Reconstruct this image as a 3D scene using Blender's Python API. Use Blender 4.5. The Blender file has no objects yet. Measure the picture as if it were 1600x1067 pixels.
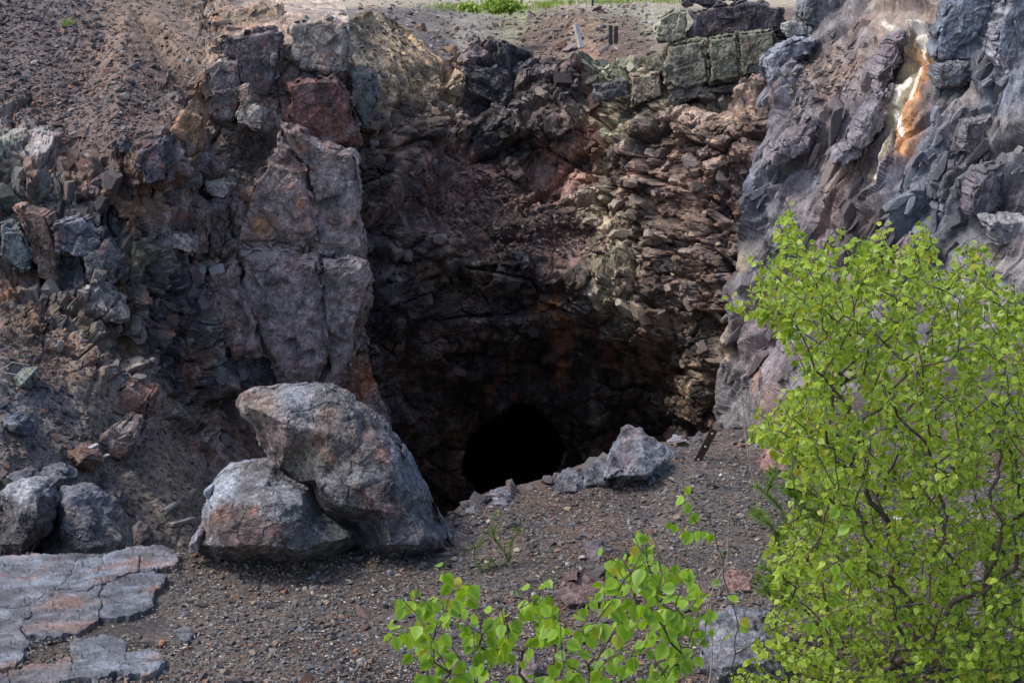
import bpy, bmesh, math, random
import numpy as np
from mathutils import Vector, Matrix, Euler
from mathutils.geometry import delaunay_2d_cdt

random.seed(7)
RS = np.random.RandomState(11)
scene = bpy.context.scene
C = scene.collection
R = math.radians

# ------------------------------------------------------------------ camera, sky, sun, exposure
PITCH = R(14.0); CAMZ = 3.4; F = 2667.0
cam_d = bpy.data.cameras.new('camera'); cam = bpy.data.objects.new('camera', cam_d); C.objects.link(cam)
cam.location = (0, 0, CAMZ); cam.rotation_euler = (R(90) - PITCH, 0, 0)
cam_d.lens = 60.0; cam_d.sensor_width = 36.0; cam_d.clip_end = 1500.0; cam_d.clip_start = 0.1
cam_d.dof.use_dof = True; cam_d.dof.focus_distance = 8.6; cam_d.dof.aperture_fstop = 16.0
scene.camera = cam

SUN_EL, SUN_AZ = R(56), R(262)      # azimuth of the sun, clockwise from +Y (high on the left)
world = bpy.data.worlds.new('World'); scene.world = world; world.use_nodes = True
wn = world.node_tree; wn.nodes.clear()
sky = wn.nodes.new('ShaderNodeTexSky'); sky.sky_type = 'NISHITA'; sky.sun_disc = False
sky.sun_elevation = SUN_EL; sky.sun_rotation = SUN_AZ; sky.air_density = 1.0; sky.dust_density = 3.0; sky.ozone_density = 1.0
bg = wn.nodes.new('ShaderNodeBackground'); bg.inputs[1].default_value = 0.15
wo = wn.nodes.new('ShaderNodeOutputWorld')
wn.links.new(sky.outputs[0], bg.inputs[0]); wn.links.new(bg.outputs[0], wo.inputs[0])
sun_d = bpy.data.lights.new('sun', 'SUN'); sun = bpy.data.objects.new('sun', sun_d); C.objects.link(sun)
sun_d.energy = 1.5; sun_d.angle = R(11); sun_d.color = (1.0, 0.94, 0.86)
sdir = Vector((math.sin(SUN_AZ)*math.cos(SUN_EL), math.cos(SUN_AZ)*math.cos(SUN_EL), math.sin(SUN_EL)))
sun.rotation_euler = (-sdir).to_track_quat('-Z', 'Y').to_euler()
scene.view_settings.view_transform = 'Standard'; scene.view_settings.look = 'None'
scene.view_settings.exposure = 0.75; scene.view_settings.gamma = 1.0
scene.render.engine = 'CYCLES'
scene.cycles.max_bounces = 5; scene.cycles.diffuse_bounces = 3; scene.cycles.transmission_bounces = 3

# ------------------------------------------------------------------ geometry helpers
ST, CT = math.sin(PITCH), math.cos(PITCH)
def unproj(px, py, Y):
    """world point seen at photo position px,py at horizontal distance Y"""
    x = (np.asarray(px, float) - 800.0)/F; y = -(np.asarray(py, float) - 533.5)/F
    dy = CT + y*ST; dz = -ST + y*CT
    k = np.asarray(Y, float)/dy
    return np.stack([x*k, dy*k, CAMZ + dz*k], -1)
def tdown(py):
    y = -(np.asarray(py, float) - 533.5)/F
    return (ST - y*CT)/(CT + y*ST)
def Yground(py, z=0.0): return (CAMZ - z)/tdown(py)
def at(px, py, Y): return Vector(unproj(px, py, Y))
def atg(px, py, z=0.0): return Vector(unproj(px, py, Yground(py, z)))

# ------------------------------------------------------------------ noise in numpy
def _h(ix, iy, iz, seed):
    with np.errstate(over='ignore'):
        h = (ix.astype(np.int64)*374761393 + iy.astype(np.int64)*668265263 + iz.astype(np.int64)*2147483647 + seed*144665) & 0xFFFFFFFF
        h = ((h ^ (h >> 13))*1274126177) & 0xFFFFFFFF
        h = ((h ^ (h >> 16))*2246822519) & 0xFFFFFFFF
        h = (h ^ (h >> 15)) & 0xFFFFFFFF
    return h
def h01(ix, iy, iz, seed): return _h(ix, iy, iz, seed)/4294967296.0
def noise(p, scale=1.0, seed=0):
    q = p*scale; i = np.floor(q).astype(np.int64); f = q - i; u = f*f*(3 - 2*f)
    out = 0
    for dx in (0, 1):
        for dy in (0, 1):
            for dz in (0, 1):
                h = _h(i[..., 0]+dx, i[..., 1]+dy, i[..., 2]+dz, seed)
                gx = ((h & 1023)/511.5 - 1); gy = (((h >> 10) & 1023)/511.5 - 1); gz = (((h >> 20) & 1023)/511.5 - 1)
                d = gx*(f[..., 0]-dx) + gy*(f[..., 1]-dy) + gz*(f[..., 2]-dz)
                w = (u[..., 0] if dx else 1-u[..., 0])*(u[..., 1] if dy else 1-u[..., 1])*(u[..., 2] if dz else 1-u[..., 2])
                out = out + d*w
    return out
def fbm(p, scale, octv=4, seed=0, gain=0.5):
    a, s, o = 1.0, scale, 0
    for k in range(octv):
        o = o + a*noise(p, s, seed + k*17); a *= gain; s *= 2.03
    return o
def rotm(ax, ay, az): return np.array(Euler((R(ax), R(ay), R(az))).to_matrix())
def vor(p, seed):
    """returns F1, F2, cell hash (2 values) and vector from cell centre, in cell space"""
    i = np.floor(p).astype(np.int64); n = p.shape[0]
    f1 = np.full(n, 9.0); f2 = np.full(n, 9.0); cid = np.zeros((n, 3), np.int64); vec = np.zeros((n, 3))
    for dx in (-1, 0, 1):
        for dy in (-1, 0, 1):
            for dz in (-1, 0, 1):
                c = i + np.array([dx, dy, dz])
                h = _h(c[:, 0], c[:, 1], c[:, 2], seed)
                j = np.stack([(h & 1023)/1023., ((h >> 10) & 1023)/1023., ((h >> 20) & 1023)/1023.], -1)
                v = p - (c + 0.1 + 0.8*j); d = np.sqrt((v*v).sum(1))
                m = d < f1
                f2 = np.where(m, f1, np.minimum(f2, d)); f1 = np.where(m, d, f1)
                cid[m] = c[m]; vec[m] = v[m]
    return f1, f2, cid, vec
def blocks(P, size, seed, rot=None, off=1.0, tilt=0.6, warp=0.25, crack=.25, cw=.08, deep=1.8, ramp=.10):
    """blocky fractured relief: each cell is a tilted plane with its own offset; size = (sx,sy,sz) metres"""
    M = rotm(*rot) if rot is not None else np.eye(3)
    s = np.array(size, float)
    q = (P @ M)/s
    w = np.stack([noise(q, 1.1, seed+1), noise(q, 1.1, seed+2), noise(q, 1.3, seed+3)], -1)
    w2 = np.stack([noise(q, 4.1, seed+4), noise(q, 4.1, seed+5), noise(q, 4.1, seed+6)], -1)
    f1, f2, cid, vec = vor(q + w*warp + w2*warp*.35, seed)
    a = h01(cid[:, 0], cid[:, 1], cid[:, 2], seed+50)
    g = np.stack([h01(cid[:, 0], cid[:, 1], cid[:, 2], seed+51+k) - .5 for k in range(3)], -1)
    e = f2 - f1
    d = (off*(a - .5) + (tilt*(g*vec).sum(1)*2 if ramp > .15 else 0))*np.clip(e/ramp, .0 if ramp > .15 else .25, 1) + (tilt*(g*vec).sum(1)*2 if ramp <= .15 else 0)
    d = d - crack*deep*np.clip(1.15 - e/(cw*.8), 0, 1)
    return d, a, e

def facet(P, size, seed, rot=None, warp=.12):
    """sharp creased facets: random heights joined by flat faces"""
    q = (P @ rotm(*rot) if rot is not None else P)/np.array(size, float)
    q = q + warp*np.stack([noise(q, .6, seed+1), noise(q, .6, seed+2), noise(q, .6, seed+3)], -1)
    i = np.floor(q).astype(np.int64); f = q - i
    o = np.argsort(-f, axis=1); fs = np.take_along_axis(f, o, 1)
    c = i.copy(); v = h01(c[:, 0], c[:, 1], c[:, 2], seed)*(1-fs[:, 0]); ar = np.arange(len(P))
    for k in range(3):
        c[ar, o[:, k]] += 1
        v = v + h01(c[:, 0], c[:, 1], c[:, 2], seed)*(fs[:, k] - (fs[:, k+1] if k < 2 else 0))
    return v - .5
def facets(P, size, seed, rot=(0, 0, 0), octv=3, gain=.5, tw=37):
    d = 0; a = 1.0; sz = np.array(size, float)
    for k in range(octv):
        d = d + a*facet(P, sz, seed+7*k, (rot[0]+tw*k, rot[1]+23*k, rot[2]+51*k) if k else rot); a *= gain; sz = sz*.47
    return d
def plates(P, rot, period, seed, el=(1, .7, .22), warp=.9, soft=.2):
    q = P @ rotm(*rot); w = fbm(q*np.array(el), .9/period*.5, 4, seed)
    u = q[:, 0]/period + warp*w*2.2; k = np.floor(u); z = k.astype(np.int64)*0
    kz = np.floor(q[:, 2]/(period*7) + h01(k.astype(np.int64), z, z, seed)*5 + .8*fbm(q, .5/period, 2, seed+6)).astype(np.int64)
    h = h01(k.astype(np.int64), kz, z, seed+3)
    t_ = u-k; t_ = np.where(t_ > 1-soft, (1-t_)/soft*(1-soft), t_)
    return t_*(.35+.9*h) + (h-.5)*.7*np.clip(np.minimum(u-k, 1-(u-k))/max(soft*.6, .05), 0, 1), h
def depth_field(pts):
    P2 = [Vector((p[0], p[1])) for p in pts]
    v, e, f, ov, oe, of = delaunay_2d_cdt(P2, [], [], 0, 1e-6)
    vx = np.array([[q[0], q[1]] for q in v]); iv = np.array([1.0/pts[ov[k][0]][2] for k in range(len(v))])
    def ev(px, py):
        px = np.asarray(px, float); py = np.asarray(py, float); out = np.full(px.shape, np.nan)
        for t in f:
            a, b, c = vx[t[0]], vx[t[1]], vx[t[2]]
            den = (b[1]-c[1])*(a[0]-c[0]) + (c[0]-b[0])*(a[1]-c[1])
            if abs(den) < 1e-9: continue
            l1 = ((b[1]-c[1])*(px-c[0]) + (c[0]-b[0])*(py-c[1]))/den
            l2 = ((c[1]-a[1])*(px-c[0]) + (a[0]-c[0])*(py-c[1]))/den
            l3 = 1 - l1 - l2
            m = (l1 >= -1e-6) & (l2 >= -1e-6) & (l3 >= -1e-6)
            out[m] = (l1*iv[t[0]] + l2*iv[t[1]] + l3*iv[t[2]])[m]
        bad = np.isnan(out)
        if bad.any():
            bx, by = px[bad], py[bad]
            d = (bx[:, None]-vx[None, :, 0])**2 + (by[:, None]-vx[None, :, 1])**2
            w = 1/(d**2 + 1); out[bad] = (w*iv).sum(1)/w.sum(1)
        return 1.0/out
    return ev

def mesh_np(name, V, Fq, mat, col=None, smooth=False, parent=None, attrs=None):
    """V (n,3), Fq (m,k) constant-size faces"""
    me = bpy.data.meshes.new(name)
    n, m, k = len(V), len(Fq), Fq.shape[1]
    me.vertices.add(n); me.vertices.foreach_set('co', np.ascontiguousarray(V, np.float32).ravel())
    me.loops.add(m*k); me.loops.foreach_set('vertex_index', np.ascontiguousarray(Fq, np.int32).ravel())
    me.polygons.add(m); me.polygons.foreach_set('loop_start', np.arange(0, m*k, k, dtype=np.int32))
    me.polygons.foreach_set('loop_total', np.full(m, k, np.int32))
    me.update(calc_edges=True)
    me.polygons.foreach_set('use_smooth', np.full(m, bool(smooth)))
    if col is not None:
        a = me.color_attributes.new('Col', 'FLOAT_COLOR', 'POINT')
        c4 = np.ones((n, 4), np.float32); c4[:, :3] = np.clip(col, 0, 1); a.data.foreach_set('color', c4.ravel())
    me.materials.append(mat)
    o = bpy.data.objects.new(name, me); C.objects.link(o)
    if parent is not None: o.parent = parent
    return o
def grid_quads(n, m):
    i = np.arange(n*m).reshape(n, m)
    return np.stack([i[:-1, :-1], i[:-1, 1:], i[1:, 1:], i[1:, :-1]], -1).reshape(-1, 4)
def grid_normals(P, blur=2):
    du = np.gradient(P, axis=1); dv = np.gradient(P, axis=0)
    N = np.cross(du, dv); N /= np.linalg.norm(N, axis=-1, keepdims=True) + 1e-12
    tocam = np.array([0, 0, CAMZ]) - P
    s = np.sign((N*tocam).sum(-1, keepdims=True)); s[s == 0] = 1; N = N*s
    for _ in range(blur):
        N2 = N.copy(); N2[1:-1] += N[:-2] + N[2:]; N2[:, 1:-1] += N[:, :-2] + N[:, 2:]
        N = N2/np.linalg.norm(N2, axis=-1, keepdims=True)
    return N
def interp_curve(pts, t):
    pts = sorted(pts); return np.interp(t, [p[0] for p in pts], [p[1] for p in pts])
def tag(o, label=None, cat=None, group=None, kind=None):
    if label: o['label'] = label
    if cat: o['category'] = cat
    if group: o['group'] = group
    if kind: o['kind'] = kind
    return o
def empty(name, loc):
    o = bpy.data.objects.new(name, None); C.objects.link(o); o.location = loc; o.empty_display_size = .1; return o
def adopt(ch, par):
    ch.parent = par; ch.matrix_parent_inverse = Matrix.Translation(-Vector(par.location)); return ch

# colour zones: list of (px, py, radius, (r,g,b))
def zones(px, py, zl, P=None, seed=0, wob=40.0, sharp=2.0):
    if P is not None:
        px = px + wob*fbm(P, 1.1, 3, seed+5); py = py + wob*fbm(P, 1.1, 3, seed+9)
    W = 0; O = 0
    for (zx, zy, r, c) in zl:
        d2 = ((px-zx)**2 + (py-zy)**2)/(r*r)
        w = 1/(0.02 + d2)**sharp
        W = W + w; O = O + w[:, None]*np.array(c)
    return O/W[:, None]
def zmask(px, py, zl):
    """soft mask: list of (px,py,rx,ry)"""
    m = np.zeros_like(px)
    for (x, y, rx, ry) in zl:
        d = ((px-x)/rx)**2 + ((py-y)/ry)**2
        m = np.maximum(m, np.clip(1.6 - 1.3*d, 0, 1))
    return m
def mixc(a, b, t): return a*(1-t[:, None]) + np.asarray(b)*t[:, None]
def sstep(a, b, x): t = np.clip((x-a)/(b-a), 0, 1); return t*t*(3-2*t)

def band(px, py, pts, w):
    """distance based mask along a polyline in the rock"""
    m = np.zeros_like(px)
    for (x0, y0), (x1, y1) in zip(pts[:-1], pts[1:]):
        dx, dy = x1-x0, y1-y0; t = np.clip(((px-x0)*dx + (py-y0)*dy)/(dx*dx+dy*dy), 0, 1)
        d = np.hypot(px-(x0+t*dx), py-(y0+t*dy)); m = np.maximum(m, np.clip(1.5 - d/w, 0, 1))
    return m

# ------------------------------------------------------------------ materials
def new_mat(name):
    m = bpy.data.materials.new(name); m.use_nodes = True
    nt = m.node_tree; nt.nodes.clear()
    out = nt.nodes.new('ShaderNodeOutputMaterial'); b = nt.nodes.new('ShaderNodeBsdfPrincipled')
    nt.links.new(b.outputs[0], out.inputs[0]); return m, nt, b, out
def rock_mat(name, s1=9.0, s2=60.0, bump=0.6, dist=0.03, rough=0.82, speck=0.0, tint=None, use_attr=True, contrast=0.9, stretch=(1, 1, 1), spec=0.35, rand=False, objcol=False):
    m, nt, b, out = new_mat(name); N = nt.nodes; L = nt.links
    geo = N.new('ShaderNodeTexCoord'); mp = N.new('ShaderNodeMapping'); mp.inputs['Scale'].default_value = stretch
    L.new(geo.outputs['Object'], mp.inputs['Vector'])
    n1 = N.new('ShaderNodeTexNoise'); n1.inputs['Scale'].default_value = s1; n1.inputs['Detail'].default_value = 8; n1.inputs['Roughness'].default_value = .65
    n2 = N.new('ShaderNodeTexNoise'); n2.inputs['Scale'].default_value = s2; n2.inputs['Detail'].default_value = 5; n2.inputs['Roughness'].default_value = .7
    for n in (n1, n2): L.new(mp.outputs[0], n.inputs['Vector'])
    if use_attr:
        at_ = N.new('ShaderNodeAttribute'); at_.attribute_name = 'Col'; base = at_.outputs['Color']
    else:
        rgb = N.new('ShaderNodeRGB'); rgb.outputs[0].default_value = (*tint, 1); base = rgb.outputs[0]
    if objcol:
        oi = N.new('ShaderNodeObjectInfo'); base = oi.outputs['Color']
    if rand:
        oi = N.new('ShaderNodeObjectInfo'); cr = N.new('ShaderNodeValToRGB'); cr.color_ramp.interpolation = 'LINEAR'
        cs = rand; cr.color_ramp.elements[0].color = (*cs[0], 1); cr.color_ramp.elements[1].color = (*cs[-1], 1)
        for k in range(1, len(cs)-1):
            e = cr.color_ramp.elements.new(k/(len(cs)-1)); e.color = (*cs[k], 1)
        L.new(oi.outputs['Random'], cr.inputs[0]); base = cr.outputs[0]
    mr = N.new('ShaderNodeMapRange'); mr.inputs['From Min'].default_value = .3; mr.inputs['From Max'].default_value = .7
    mr.inputs['To Min'].default_value = 1 - contrast*.62; mr.inputs['To Max'].default_value = 1 + contrast*.62
    L.new(n1.outputs['Fac'], mr.inputs['Value'])
    mr2 = N.new('ShaderNodeMapRange'); mr2.inputs['From Min'].default_value = .3; mr2.inputs['From Max'].default_value = .7
    mr2.inputs['To Min'].default_value = 1 - contrast*.5; mr2.inputs['To Max'].default_value = 1 + contrast*.5
    L.new(n2.outputs['Fac'], mr2.inputs['Value'])
    mu = N.new('ShaderNodeMath'); mu.operation = 'MULTIPLY'; L.new(mr.outputs[0], mu.inputs[0]); L.new(mr2.outputs[0], mu.inputs[1])
    vm = N.new('ShaderNodeVectorMath'); vm.operation = 'SCALE'; L.new(base, vm.inputs[0]); L.new(mu.outputs[0], vm.inputs['Scale'])
    colr = vm.outputs[0]
    if speck > 0:      # pale specks
        vo = N.new('ShaderNodeTexVoronoi'); vo.inputs['Scale'].default_value = 70; L.new(geo.outputs['Object'], vo.inputs['Vector'])
        n3 = N.new('ShaderNodeTexNoise'); n3.inputs['Scale'].default_value = 5.5; n3.inputs['Detail'].default_value = 4; L.new(geo.outputs['Object'], n3.inputs['Vector'])
        a = N.new('ShaderNodeMapRange'); a.inputs['From Min'].default_value = .49; a.inputs['From Max'].default_value = .62; a.inputs['To Min'].default_value = .0; a.inputs['To Max'].default_value = .33*speck
        L.new(n3.outputs['Fac'], a.inputs['Value'])
        c = N.new('ShaderNodeMath'); c.operation = 'LESS_THAN'; L.new(vo.outputs['Distance'], c.inputs[0]); L.new(a.outputs[0], c.inputs[1])
        wn_ = N.new('ShaderNodeTexWhiteNoise'); L.new(vo.outputs['Position'], wn_.inputs['Vector'])
        g = N.new('ShaderNodeMath'); g.operation = 'GREATER_THAN'; g.inputs[1].default_value = .5; L.new(wn_.outputs['Value'], g.inputs[0])
        c2 = N.new('ShaderNodeMath'); c2.operation = 'MULTIPLY'; L.new(c.outputs[0], c2.inputs[0]); L.new(g.outputs[0], c2.inputs[1])
        mx = N.new('ShaderNodeMix'); mx.data_type = 'RGBA'; mx.inputs['B'].default_value = (.48, .47, .42, 1)
        L.new(c2.outputs[0], mx.inputs['Factor']); L.new(colr, mx.inputs['A']); colr = mx.outputs['Result']
    L.new(colr, b.inputs['Base Color'])
    b.inputs['Roughness'].default_value = rough; b.inputs['Specular IOR Level'].default_value = spec
    ad = N.new('ShaderNodeMath'); ad.operation = 'MULTIPLY_ADD'; ad.inputs[1].default_value = .6
    L.new(n2.outputs['Fac'], ad.inputs[0]); L.new(n1.outputs['Fac'], ad.inputs[2])
    bp = N.new('ShaderNodeBump'); bp.inputs['Strength'].default_value = bump; bp.inputs['Distance'].default_value = dist
    L.new(ad.outputs[0], bp.inputs['Height']); L.new(bp.outputs[0], b.inputs['Normal'])
    return m
M_far = rock_mat('rock_far', 5, 26, .7, .035, .88, contrast=1.1)
M_mid = rock_mat('rock_mid', 7, 38, .7, .022, .85, contrast=1.05)
M_slate = rock_mat('rock_slate', 6, 34, .7, .02, .6, stretch=(1.6, 1.2, .6), spec=.5, contrast=.95)
M_near = rock_mat('rock_near', 14, 85, .9, .025, .85, speck=1.0, contrast=1.05, spec=.3)
M_slab = rock_mat('rock_slab', 14, 80, .8, .014, .65, contrast=.95, stretch=(.7, 1.6, 1), spec=.45)
M_soil = rock_mat('soil', 40, 160, .9, .012, .95, contrast=1.1, spec=.2)
M_grav = rock_mat('gravel', 30, 150, .4, .006, .8, contrast=.5)
STONE_COLS = [(.05, .045, .055), (.10, .085, .09), (.07, .06, .07), (.15, .10, .085), (.06, .05, .055), (.13, .12, .12), (.16, .085, .06), (.045, .045, .055), (.11, .10, .085)]
M_stone = rock_mat('stone', 14, 70, .5, .02, .8, rand=STONE_COLS, contrast=.6)
M_shard = rock_mat('rock_shard', 9, 45, .6, .015, .8, contrast=.9)
M_shard_one = rock_mat('rock_shard_single', 9, 45, .6, .015, .8, contrast=.9, objcol=True)
def plain(name, colr, rough=.8, metal=0, nscale=20, var=.4, stretch=(1, 1, 1), bump=.3):
    m, nt, b, out = new_mat(name); N = nt.nodes; L = nt.links
    tc = N.new('ShaderNodeTexCoord'); mp = N.new('ShaderNodeMapping'); mp.inputs['Scale'].default_value = stretch; L.new(tc.outputs['Object'], mp.inputs[0])
    n = N.new('ShaderNodeTexNoise'); n.inputs['Scale'].default_value = nscale; n.inputs['Detail'].default_value = 6; L.new(mp.outputs[0], n.inputs[0])
    r = N.new('ShaderNodeValToRGB'); e = r.color_ramp.elements
    e[0].position = .3; e[1].position = .72
    e[0].color = (*[c*(1-var) for c in colr], 1); e[1].color = (*[min(1, c*(1+var)) for c in colr], 1)
    L.new(n.outputs['Fac'], r.inputs[0]); L.new(r.outputs[0], b.inputs['Base Color'])
    b.inputs['Roughness'].default_value = rough; b.inputs['Metallic'].default_value = metal
    bp = N.new('ShaderNodeBump'); bp.inputs['Strength'].default_value = bump; bp.inputs['Distance'].default_value = .01
    L.new(n.outputs['Fac'], bp.inputs['Height']); L.new(bp.outputs[0], b.inputs['Normal'])
    return m
M_bark = plain('birch_bark', (.085, .062, .052), .75, 0, 60, .55, (1, 1, .3))
M_twig_dead = plain('dead_twig', (.30, .27, .24), .8, 0, 50, .35)
M_rust = plain('rusty_steel', (.055, .028, .022), .7, .3, 90, .6)
M_bolt = plain('bolt_steel', (.35, .34, .33), .5, .6, 60, .3)
M_wood = plain('weathered_wood', (.20, .19, .18), .85, 0, 30, .4, (1, 1, .15))
M_wood2 = plain('pale_wood', (.42, .42, .42), .8, 0, 30, .25, (1, 1, .15))
M_wood3 = plain('dark_wood', (.05, .045, .045), .85, 0, 30, .4)
M_litter = plain('dry_litter', (.36, .33, .28), .8, 0, 3, .5)
def leaf_mat(name, c1, c2, c3, trans=.45, rough=.42):
    m, nt, b, out = new_mat(name); N = nt.nodes; L = nt.links
    at_ = N.new('ShaderNodeAttribute'); at_.attribute_name = 'Col'
    oi = N.new('ShaderNodeObjectInfo')
    sp = N.new('ShaderNodeSeparateColor'); L.new(at_.outputs['Color'], sp.inputs[0])
    ad = N.new('ShaderNodeMath'); ad.operation = 'ADD'; L.new(sp.outputs[0], ad.inputs[0])
    mm = N.new('ShaderNodeMath'); mm.operation = 'MULTIPLY'; L.new(oi.outputs['Random'], mm.inputs[0]); L.new(sp.outputs[2], mm.inputs[1])
    L.new(mm.outputs[0], ad.inputs[1])
    r = N.new('ShaderNodeValToRGB'); e = r.color_ramp.elements; e[0].color = (*c1, 1); e[1].color = (*c2, 1)
    e[1].position = .93; x = e.new(1.0); x.color = (*c3, 1); x = e.new(.5); x.color = (*[(a+b_)/2*1.0 for a, b_ in zip(c1, c2)], 1)
    L.new(ad.outputs[0], r.inputs[0])
    mx = N.new('ShaderNodeMix'); mx.data_type = 'RGBA'; mx.inputs['B'].default_value = (c2[0]*1.5, c2[1]*1.35, c2[2]*1.8, 1)  # paler leaf rims: backlit glow put into the colour
    mf = N.new('ShaderNodeMath'); mf.operation = 'MULTIPLY'; mf.inputs[1].default_value = .55; L.new(sp.outputs[1], mf.inputs[0])
    L.new(mf.outputs[0], mx.inputs['Factor']); L.new(r.outputs[0], mx.inputs['A'])
    L.new(mx.outputs['Result'], b.inputs['Base Color']); b.inputs['Roughness'].default_value = rough; b.inputs['Specular IOR Level'].default_value = .4
    t = N.new('ShaderNodeBsdfTranslucent'); ms = N.new('ShaderNodeMixShader'); ms.inputs[0].default_value = trans
    g = N.new('ShaderNodeMix'); g.data_type = 'RGBA'; g.blend_type = 'MULTIPLY'; g.inputs['Factor'].default_value = 1; g.inputs['B'].default_value = (1.5, 1.3, .6, 1)
    L.new(mx.outputs['Result'], g.inputs['A']); L.new(g.outputs['Result'], t.inputs[0])
    L.new(b.outputs[0], ms.inputs[1]); L.new(t.outputs[0], ms.inputs[2]); L.new(ms.outputs[0], out.inputs[0])
    return m
M_leaf = leaf_mat('birch_leaf', (.07, .15, .018), (.33, .47, .05), (.36, .30, .03))
M_leaf2 = leaf_mat('birch_leaf_large', (.09, .21, .02), (.26, .45, .035), (.40, .26, .04), .5)
M_pine = leaf_mat('pine_needle', (.08, .16, .025), (.20, .34, .05), (.16, .2, .05), .2)
M_bush = leaf_mat('bush_leaf', (.12, .22, .03), (.26, .40, .06), (.3, .3, .06), .3)
M_moss = plain('grass_green', (.14, .22, .05), .9, 0, 8, .5)

# ------------------------------------------------------------------ cliff patches
PATCH = {}; PCOL = {}
def patch(name, mode, lo, hi, t0, t1, step, ctrl, dispf, colf, mat, back=8.0, depthmod=None, under=None, smooth=False):
    """a real cliff surface: lo(t), hi(t) bound it, ctrl gives its distances, dispf its relief"""
    nt_ = int((t1-t0)/step); t = np.linspace(t0, t1, nt_)
    a = interp_curve(lo, t); b = interp_curve(hi, t)
    ns = int(max((b-a).max()/step, 8)); s = np.linspace(0, 1, ns)
    A = a[:, None] + (b-a)[:, None]*s[None, :]; T = np.repeat(t[:, None], ns, 1)
    PX, PY = (A, T) if mode == 'rows' else (T, A)
    Y = depth_field(ctrl)(PX.ravel(), PY.ravel()).reshape(PX.shape)
    for _ in range(3):
        Y2 = Y.copy(); Y2[1:-1, 1:-1] = (Y[1:-1, 1:-1] + .5*(Y[:-2, 1:-1]+Y[2:, 1:-1]+Y[1:-1, :-2]+Y[1:-1, 2:]))/3; Y = Y2
    P0 = unproj(PX, PY, Y); N = grid_normals(P0, 6)
    Pf = P0.reshape(-1, 3); px, py = PX.ravel(), PY.ravel()
    d, info = dispf(Pf, px, py)
    view = np.array([0, 0, CAMZ]) - Pf; view /= np.linalg.norm(view, axis=1, keepdims=True)
    face = np.clip((N.reshape(-1, 3)*view).sum(1)*1.9, .12, 1)
    V = Pf + N.reshape(-1, 3)*(d*face)[:, None]
    if depthmod is not None: V = depthmod(V, px, py)
    G = V.reshape(PX.shape + (3,))
    N2 = grid_normals(G, 0).reshape(-1, 3)
    col = colf(V, px, py, N2, info)
    PATCH[name] = (PX, PY, G, N2.reshape(G.shape), mode); PCOL[name] = col.reshape(G.shape)
    # the side and top edges turn back into the hillside so the rock has its own bulk
    Vg = G; cg = col.reshape(G.shape)
    bk = np.array([0, back, 0.0])
    camp = np.array([0, 0, CAMZ])
    def ext(edge, cedge, sgn, steps=24):
        out = []
        for k in range(1, steps+1):
            q = k/steps; p = camp + (edge-camp)*(1 + q*back/np.abs(edge[:, 1:2]))
            p = p - sgn*np.array([1.0, 0, 0])*(.9*q + .25*min(1, q*5)) if mode == 'rows' else p - np.array([0, 0, 1.0])*(.3*q)*(1 if sgn < 0 else 0)
            if (name == 'cliff_left' and sgn < 0) or (name == 'cliff_right' and sgn > 0): p = edge + np.array([sgn*9.0*q, -3.0*q, 0]) + np.array([0, 1.0, 0])*(1.1*facets(edge + np.array([sgn*9.0*q, 0, 0]), (1.3, 1.2, 1.5), 91, (10, 20, 30), octv=4))[:, None]*min(1, q*6); out.append(p); continue
            bd, _, _ = blocks(p, (.7, .8, 1.0), 77, None, 1, .8, .2, .3); p = p - (np.array([1.0, 0, 0])*sgn*(np.abs(bd)*.35*min(1, q*6))[:, None] if mode == 'rows' else 0)
            out.append(p)
        return np.stack(out), np.stack([cedge]*steps)
    L_, cl = ext(Vg[:, 0], cg[:, 0], -1); R_, cr_ = ext(Vg[:, -1], cg[:, -1], 1)
    Vg = np.concatenate([L_.transpose(1, 0, 2)[:, ::-1], Vg, R_.transpose(1, 0, 2)], 1)
    cg = np.concatenate([cl.transpose(1, 0, 2)[:, ::-1], cg, cr_.transpose(1, 0, 2)], 1)
    o = mesh_np(name, Vg.reshape(-1, 3), grid_quads(Vg.shape[0], Vg.shape[1]), mat, cg.reshape(-1, 3), smooth=smooth)
    tag(o, kind='structure')
    return o
def patch_pt(name, px, py):
    PX, PY, G, N, mode = PATCH[name]
    if mode == 'rows':
        i = int(np.clip(np.searchsorted(PY[:, 0], py), 0, PY.shape[0]-1)); j = int(np.argmin(abs(PX[i]-px)))
    else:
        i = int(np.clip(np.searchsorted(PX[:, 0], px), 0, PX.shape[0]-1)); j = int(np.argmin(abs(PY[i]-py)))
    return G[i, j], N[i, j]

# palette (base colours)
BLK = (.022, .021, .026); DGR = (.05, .048, .055); GRY = (.125, .118, .118); BLU = (.115, .13, .16); LGR = (.24, .235, .24)
RED = (.115, .055, .045); RUS = (.20, .085, .04); ORA = (.38, .19, .07); BRN = (.12, .085, .065); TAN = (.27, .20, .12)
OCH = (.34, .24, .13); PNK = (.20, .155, .135); GRN = (.15, .16, .11); LIM = (.30, .30, .20); WHT = (.6, .56, .48); PUR = (.088, .066, .062)

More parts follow.
